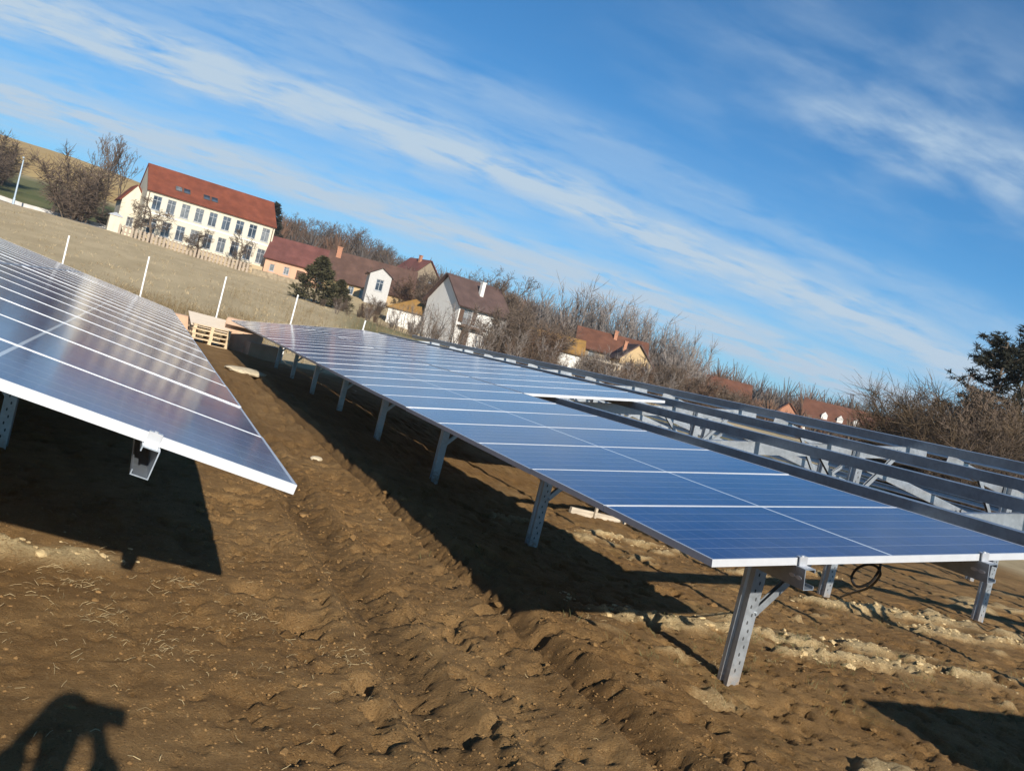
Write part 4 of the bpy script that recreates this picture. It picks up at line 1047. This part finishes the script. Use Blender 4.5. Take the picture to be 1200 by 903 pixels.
reg('veil0', *brush(71, 4, 3.2, 9, 26, .013, .35, .45), 4, M_TWIG, M_PALETW)
reg('veil1', *brush(72, 4, 3.6, 8, 24, .013, .45, .5), 4, M_TWIG, M_TWIG)
vx = [(398, 352), (412, 350), (436, 352), (452, 358), (466, 352), (480, 350), (494, 352), (508, 346), (521, 352), (534, 358), (548, 352), (563, 362), (577, 368), (592, 366), (612, 378), (628, 386), (648, 390), (668, 398), (690, 404), (706, 410), (722, 402), (738, 414), (754, 412), (772, 424), (790, 432)]
for i, (x, y) in enumerate(vx):
    tree('sapling', 'thin see-through young growth before the village houses, %s from the evergreen bush' % ORD[i], 'sapling', 'veil%d' % (i % 2), x, y, 78+(i*37 % 11), 'thin young growth before the houses', wide=1.3, seed=i)
extra = [(655, 352, 122, 'thicket0', 1.6), (672, 362, 124, 'willow', 1.2), (690, 372, 124, 'thicket1', 1.5), (712, 378, 125, 'willow', 1.2), (735, 388, 126, 'thicket0', 1.5), (757, 392, 124, 'willow', 1.2), (700, 398, 98, 'thicket1', 1.1), (722, 412, 99, 'thicket0', 1.0), (748, 404, 104, 'thicket1', 1.2), (640, 376, 92, 'thicket1', 1.2), (716, 420, 92, 'thicket1', .9), (615, 340, 112, 'willow', 1.1), (505, 318, 150, 'bare1', 1.3), (492, 304, 165, 'willow', 1.3), (470, 306, 162, 'thicket1', 1.2), (530, 316, 145, 'bare2', 1.3), (556, 312, 140, 'willow', 1.3), (815, 452, 110, 'thicket1', 1.3), (835, 458, 108, 'thicket0', 1.3), (900, 468, 135, 'thicket0', 1.2), (925, 478, 138, 'thicket1', 1.1), (985, 488, 150, 'thicket0', 1.3), (688, 406, 92, 'thicket0', .9), (704, 398, 94, 'willow', .8), (719, 410, 93, 'thicket0', .9), (735, 414, 93, 'thicket1', .9), (750, 424, 92, 'thicket0', .9), (1010, 498, 130, 'thicket1', 1.4), (1040, 505, 110, 'thicket0', 1.4)]
for i, (x, y, D, k, wd) in enumerate(extra):
    y += 14 if 640 < x < 840 else 6 if x < 640 else 0
    tree('hedge_bush', '%s in the brown hedge row behind the racks, %s from the corner house' % ({'thicket0': 'brown bush', 'thicket1': 'reddish bush', 'willow': 'bushy tree', 'bare1': 'bare tree', 'bare2': 'bare tree'}[k], ORD[sorted(q[0] for q in extra).index(x)]), 'bush', k, x, y, D, 'brown hedge row', wide=wd, seed=i+3)

# trees at the right: dark pine and bare thorn bushes nearer the site
t, c = MB(), MB(); rng = random.Random(77)
pts = [Vector((0, 0, -.3)), Vector((.15, 0, 1.6)), Vector((.1, .1, 3.4)), Vector((-.1, .1, 5.2)), Vector((0, 0, 7.4)), Vector((.1, 0, 9))]
for i in range(5): t.tube(pts[i], pts[i+1], .17-.03*i, .17-.03*(i+1), 8)
for k in range(74):
    f = rng.uniform(.28, 1)*5; i = min(4, int(f)); q = pts[i].lerp(pts[i+1], f-i); a = rng.uniform(0, 2*PI); L = (2.7-1.9*(f/5)**1.5)*rng.uniform(.35, 1.2)
    dd = Vector((math.cos(a), math.sin(a), rng.uniform(-.15, 1.1))).normalized(); e = q+dd*L; mpt = q.lerp(e, .5)+Vector((0, 0, -.08*L))
    t.tube(q, mpt, .035, .025, 5); t.tube(mpt, e, .025, .012, 4)
    for j in range(int(5+L*4)):
        s = rng.uniform(.35, 1.05); cpt = (q.lerp(mpt, s*2) if s < .5 else mpt.lerp(e, (s-.5)*2))+rvec(rng)*.16
        for z in range(16): c.ribbon(cpt+rvec(rng)*.06, cpt+(rvec(rng)+Vector((0, 0, .35))).normalized()*rng.uniform(.12, .28), .02, rng)
reg('pine', t, c, 9, M_BARK, M_NEEDLE)
GR = 'trees past the end of the racks'
tree('pine', 'dark pine with open ragged crown standing past the racks', 'tree', 'pine', 1186, 386, 40, GR, wide=1.5)
tree('pine', 'second dark pine further back beside the ragged one, partly cut by the frame', 'tree', 'pine', 1222, 376, 43, GR, wide=1.5, seed=2)
reg('thorn0', *brush(61, 4, 4, 30, 150, .0075, .7, .95), 4, M_TWIG, M_TWIG)
reg('thorn1', *brush(62, 4, 4, 28, 150, .0075, .8, .9), 4, M_REDTW, mat_bark('ochre_twigs', (.10, .070, .043)))
tree('bare_tree', 'bare brown tree with slanting limbs in front of the pine', 'tree', 'bare0', 1192, 440, 34, GR, wide=1.3)
for i, (x, y, D, k, wd) in enumerate([(1070, 508, 62, 'thorn1', 1.6), (1092, 496, 52, 'thorn0', 1.3), (1112, 482, 48, 'thorn0', 1.2), (1135, 466, 44, 'thorn1', 1.3), (1158, 462, 38, 'thorn0', 1.2), (1178, 470, 36, 'thorn1', 1.3), (1200, 470, 33, 'thorn1', 1.3), (1225, 480, 32, 'thorn0', 1.3), (1145, 500, 35, 'thorn1', 1.3), (1115, 505, 40, 'thorn1', 1.4), (1180, 505, 31, 'thorn0', 1.2), (1080, 512, 50, 'thorn1', 1.7), (1058, 512, 60, 'thorn0', 1.7), (1100, 492, 46, 'thorn1', 1.5), (1125, 476, 43, 'thorn0', 1.5), (1150, 460, 41, 'thorn1', 1.5), (1170, 450, 37, 'thorn0', 1.4), (1140, 456, 42, 'thorn1', 1.4), (1163, 446, 39, 'thorn1', 1.4), (1188, 446, 37, 'thorn1', 1.4), (1210, 450, 36, 'thorn0', 1.4)]):
    tree('thorn_bush', '%s bare thorn bush below the pine, %s from the far hill side' % ({'thorn0': 'brown', 'thorn1': 'ochre-brown'}[k], ORD[sorted([1070, 1092, 1112, 1135, 1158, 1178, 1200, 1225, 1145, 1115, 1180, 1080, 1058, 1100, 1125, 1150, 1170, 1140, 1163, 1188, 1210]).index(x)]), 'bush', k, x, y, D, 'thorn bushes past the racks', wide=wd, seed=i)

# far woods: masses of leafless trees
def woods(name, spots, mt, hgt, nrib):
    mb = MB(); rng = random.Random(name)
    zs = g([s[0] for s in spots], [s[1] for s in spots])
    for (x, y), z in zip(spots, zs):
        h = hgt*rng.uniform(.6, 1.2); rad = h*.36; mb.k = rng.randint(0, len(mt)-1)
        mb.ribbon((x, y, z-.5), (x+rng.gauss(0, .3), y, z+h*.8), .18, rng)
        for k in range(nrib):
            p = Vector((x, y, z+h*rng.uniform(.1, .6))); a = rng.uniform(0, 2*PI)
            e = Vector((x+math.cos(a)*rad*rng.random(), y+math.sin(a)*rad*rng.random(), z+h*rng.uniform(.5, 1)))
            mb.ribbon(p, e, rng.uniform(.07, .16), rng)
    tag(mb.build(name, mt), None, None, kind='stuff')
def polar(rng, n, a0, a1, d0, d1):
    out = []
    for i in range(n):
        a = R(rng.uniform(a0, a1)); D = math.sqrt(rng.uniform(d0*d0, d1*d1)); out.append((math.sin(a)*D, math.cos(a)*D))
    return out
rng = random.Random(12)
M_WOODB = mat_bark('far_wood_brown', (.11, .082, .062)); M_WOODG = mat_bark('far_wood_grey', (.09, .078, .070)); M_WOODF = mat_bark('distant_wood', (.062, .058, .056)); M_WOODR = mat_bark('far_wood_russet', (.13, .075, .048))
woods('hillside_wood', polar(rng, 620, 4.5, 27, 180, 330)+polar(rng, 420, 20, 44, 165, 330), [M_WOODB, M_WOODG, M_WOODR], 9, 34)
woods('far_wood', polar(rng, 1300, 30, 72, 400, 640), [M_WOODF, M_WOODF, M_WOODG], 6.5, 26)
woods('scrub', polar(rng, 200, 20, 44, 125, 190)+polar(rng, 140, 40, 72, 62, 190)+polar(rng, 60, 56, 85, 45, 70), [M_WOODR, M_WOODB, M_TWIG], 3.8, 60)
# dry weeds standing at the edge of the meadow
mb = MB(); rng = random.Random(15); cand = []
for i in range(900):
    if i < 500: x, y = rng.uniform(-5, 4.2), rng.uniform(32.5, 40)
    else: x, y = rng.uniform(4, 26), rng.uniform(34, 70)
    cand.append((x, y))
cz = gfull([c[0] for c in cand], [c[1] for c in cand])
for (x, y), z in zip(cand, cz):
    for k in range(6):
        h = rng.uniform(.25, 1.0); p = Vector((x+rng.gauss(0, .2), y+rng.gauss(0, .2), z-.05)); q = p+Vector((rng.gauss(0, .12)*h, rng.gauss(0, .12)*h, h))
        mb.ribbon(p, q, .006, rng)
        for j in range(3): a = p.lerp(q, rng.uniform(.5, 1)); mb.ribbon(a, a+Vector((rng.gauss(0, .09), rng.gauss(0, .09), .12)), .006, rng)
tag(mb.build('dry_weeds', M_DRYLEAF), None, None, kind='stuff')

mb = MB(); rng = random.Random(16); cand = []
for i in range(2600):
    D = 33+100*rng.random()**1.3; a = R(rng.uniform(-14, 34)); cand.append((math.sin(a)*D, math.cos(a)*D))
cz = gfull([c[0] for c in cand], [c[1] for c in cand])
for (x, y), z in zip(cand, cz):
    for k in range(4):
        h = rng.uniform(.06, .22); p = Vector((x+rng.gauss(0, .12), y+rng.gauss(0, .12), z-.03)); mb.ribbon(p, p+Vector((rng.gauss(0, .4)*h, rng.gauss(0, .4)*h, h)), .018, rng, rng.randint(0, 1))
tag(mb.build('meadow_tufts', [M_DRYLEAF, mat_bark('bleached_grass', (.40, .31, .18))]), None, None, kind='stuff')

# ------------------------------------------------------------------ the photographer, whose shadow falls into the picture
def skin_mesh(name, verts, edges, radii, mt, root=0, sub=2):
    me = bpy.data.meshes.new(name); me.from_pydata([tuple(v) for v in verts], edges, []); o = bpy.data.objects.new(name, me); C.objects.link(o)
    o.modifiers.new('skin', 'SKIN'); o.modifiers['skin'].use_smooth_shade = True
    lay = me.skin_vertices[0].data
    for i, r in enumerate(radii): lay[i].radius = (r, r) if not isinstance(r, tuple) else r
    lay[root].use_root = True
    s = o.modifiers.new('sub', 'SUBSURF'); s.levels = sub; s.render_levels = sub
    dg = bpy.context.evaluated_depsgraph_get(); ev = bpy.data.meshes.new_from_object(o.evaluated_get(dg)); ev.name = name
    bpy.data.objects.remove(o); ev.materials.clear(); ev.materials.append(mt)
    ev.polygons.foreach_set('use_smooth', [True]*len(ev.polygons))
    return ev
M_SKIN = simple('skin', (.55, .33, .24), .55, 0, .06, 9); M_JACKET = simple('dark_jacket', (.03, .035, .045), .8, 0, .2, 12, .3); M_TROUS = simple('work_trousers', (.06, .06, .07), .85, 0, .2, 12, .3); M_HAIR = simple('dark_hair', (.03, .022, .018), .7, 0, .3, 30)
PX, PY = -.14, -.39
gp = gfz(PX, PY)
per = thing('person', 'photographer in dark jacket holding up a phone, seen only as the shadow on the soil', 'person', (PX, PY, gp), (0, 0, -YAW*.25))
V = []; Eg = []; Rd = []
def jv(p, r, par=None):
    V.append(Vector(p)); Rd.append(r)
    if par is not None: Eg.append((par, len(V)-1))
    return len(V)-1
pel = jv((0, 0, .95), (.15, .11)); wa = jv((0, 0, 1.12), (.14, .10), pel); ch = jv((0, .01, 1.32), (.165, .115), wa); nk0 = jv((0, .0, 1.46), (.075, .07), ch); nk = jv((0, .01, 1.52), .052, nk0)
hd = jv((0, .03, 1.60), (.070, .082), nk); hd2 = jv((0, .03, 1.69), (.074, .09), hd); hd3 = jv((0, .02, 1.745), (.055, .065), hd2)
hands = []
for s in (-1, 1):
    h1 = jv((s*.10, 0, .88), .088, pel); kn = jv((s*.12, .03, .50), .06, h1); an = jv((s*.13, -.01, .10), .042, kn); jv((s*.14, .15, .05), .04, an)
    sh = jv((s*.19, 0, 1.42), .062, ch); el = jv((s*(.25 if s > 0 else .165), .17, 1.22), .046, sh); wr = jv((s*.125, .345, 1.46), .030, el); pm = jv((s*.095, .365, 1.525), (.034, .02), wr)
    for fi, (dx2, L2) in enumerate(((-.0, .075), (.016, .085), (.032, .08), (.046, .065))):
        f1 = jv((s*(.095-.004+.0*dx2), .378+.004*fi, 1.545+dx2*.6), .0095, pm)
        f2 = jv((s*(.085), .395, 1.552+dx2*.8), .0085, f1); jv((s*.068, .388, 1.554+dx2*.8), .0075, f2)
    th1 = jv((s*.075, .355, 1.52), .010, pm); jv((s*.055, .362, 1.538), .009, th1)
obj('body', skin_mesh('body', V, Eg, Rd, M_SKIN), per)
def cloth(name, keep, grow_, mt):
    ids = sorted({i for e in Eg if e[0] in keep and e[1] in keep for i in e}); mp = {a: b for b, a in enumerate(ids)}
    rr = [tuple(q+grow_ for q in Rd[i]) if isinstance(Rd[i], tuple) else Rd[i]+grow_ for i in ids]
    obj(name, skin_mesh(name, [V[i] for i in ids], [(mp[a], mp[b]) for a, b in Eg if a in mp and b in mp], rr, mt, mp.get(pel, 0)), per)
leg = set(); arm = set(); feet = set()
n0 = hd3+1
per_side = (len(V)-n0)//2
for k in range(2):
    b = n0+k*per_side
    leg |= {b, b+1, b+2}; feet |= {b+2, b+3}; arm |= {b+4, b+5, b+6}
cloth('jacket', {pel, wa, ch, nk0} | arm, .022, M_JACKET); cloth('trousers', {pel} | leg, .015, M_TROUS)
for k in range(2):
    b = n0+k*per_side; mb = MB()
    a = V[b+3]; mb.box((a.x, a.y-.06, .045), (.10, .29, .09)); mb.build('shoe', M_BLACK, per)
bm = bmesh.new(); bmesh.ops.create_icosphere(bm, subdivisions=3, radius=1)
for v_ in bm.verts: v_.co = Vector((v_.co.x*.088, v_.co.y*.105+.012-(.03 if v_.co.z < .2 else 0), v_.co.z*.085+1.715))
mm = bpy.data.meshes.new('hair'); bm.to_mesh(mm); bm.free(); mm.materials.append(M_HAIR); obj('hair', mm, per)
for s in (-1, 1):
    mb = MB(); mb.box((s*.03, .118, 1.675), (.022, .008, .011)); mb.build('eye', M_TRIM, per); mb = MB(); mb.box((s*.082, .03, 1.66), (.014, .03, .055)); mb.build('ear', M_SKIN, per)
mb = MB(); mb.prism([(-.014, 0), (.014, 0), (0, .05)], (0, .115, 1.63), (1, 0, 0), (0, 0, 1), (0, 1, 0), .02); mb.build('nose', M_SKIN, per); mb = MB(); mb.box((0, .117, 1.605), (.045, .008, .010)); mb.build('mouth', M_REDTW, per)
ph = thing('phone', 'dark phone held up in both hands by the photographer', 'phone', (-.0, -.03, EYE-.01), (0, 0, -YAW))
mb = MB(); mb.box((0, 0, 0), (.146, .009, .070)); mb.build('case', M_BLACK, ph); mb = MB(); mb.box((0, -.0058, 0), (.140, .002, .065)); mb.build('screen', M_PANE, ph)
per.scale = (.95, .95, .95)
# made-up crate, added outside the frame to cast the shadow across the corner
cr = thing('shadow_crate', 'made-up crate added out of view to cast the dark shadow at the corner', 'crate', (5.86, 1.05, gfz(5.86, 1.05)-.01), (0, 0, R(2)))
mb = MB(); mb.box((0, 0, .135+.62), (2.2, 1.12, 1.22)); mb.build('carton', M_CARD, cr)
mb = MB()
for xx in (-1.0, 0, 1.0): mb.box((xx, 0, .06), (.1, 1.1, .10))
for yy in (-.5, -.17, .17, .5): mb.box((0, yy, .1225), (2.2, .1, .022))
mb.build('base_pallet', M_PALLET, cr)
mb = MB()
for xx in (-.6, .6): mb.box((xx, 0, .135+.62), (.02, 1.128, 1.228))
mb.build('strap', M_BLACK, cr)

# ------------------------------------------------------------------ the air: a thin even haze over the whole valley
mz = float(Z.max())
mb = MB(); mb.span((-760, -90, float(Z.min())-1), (1120, 1180, max(mz, 60)+4))
M_HAZE = bpy.data.materials.new('haze'); M_HAZE.use_nodes = True
hn = NT(M_HAZE.node_tree); hn.n.clear()
vol = hn.node('ShaderNodeVolumePrincipled', {'Color': rgb(.80, .88, 1.0), 'Density': .00028, 'Anisotropy': .2})
hn.l.new(vol.outputs[0], hn.node('ShaderNodeOutputMaterial').inputs['Volume'])
tag(mb.build('haze', M_HAZE), None, None, kind='stuff')
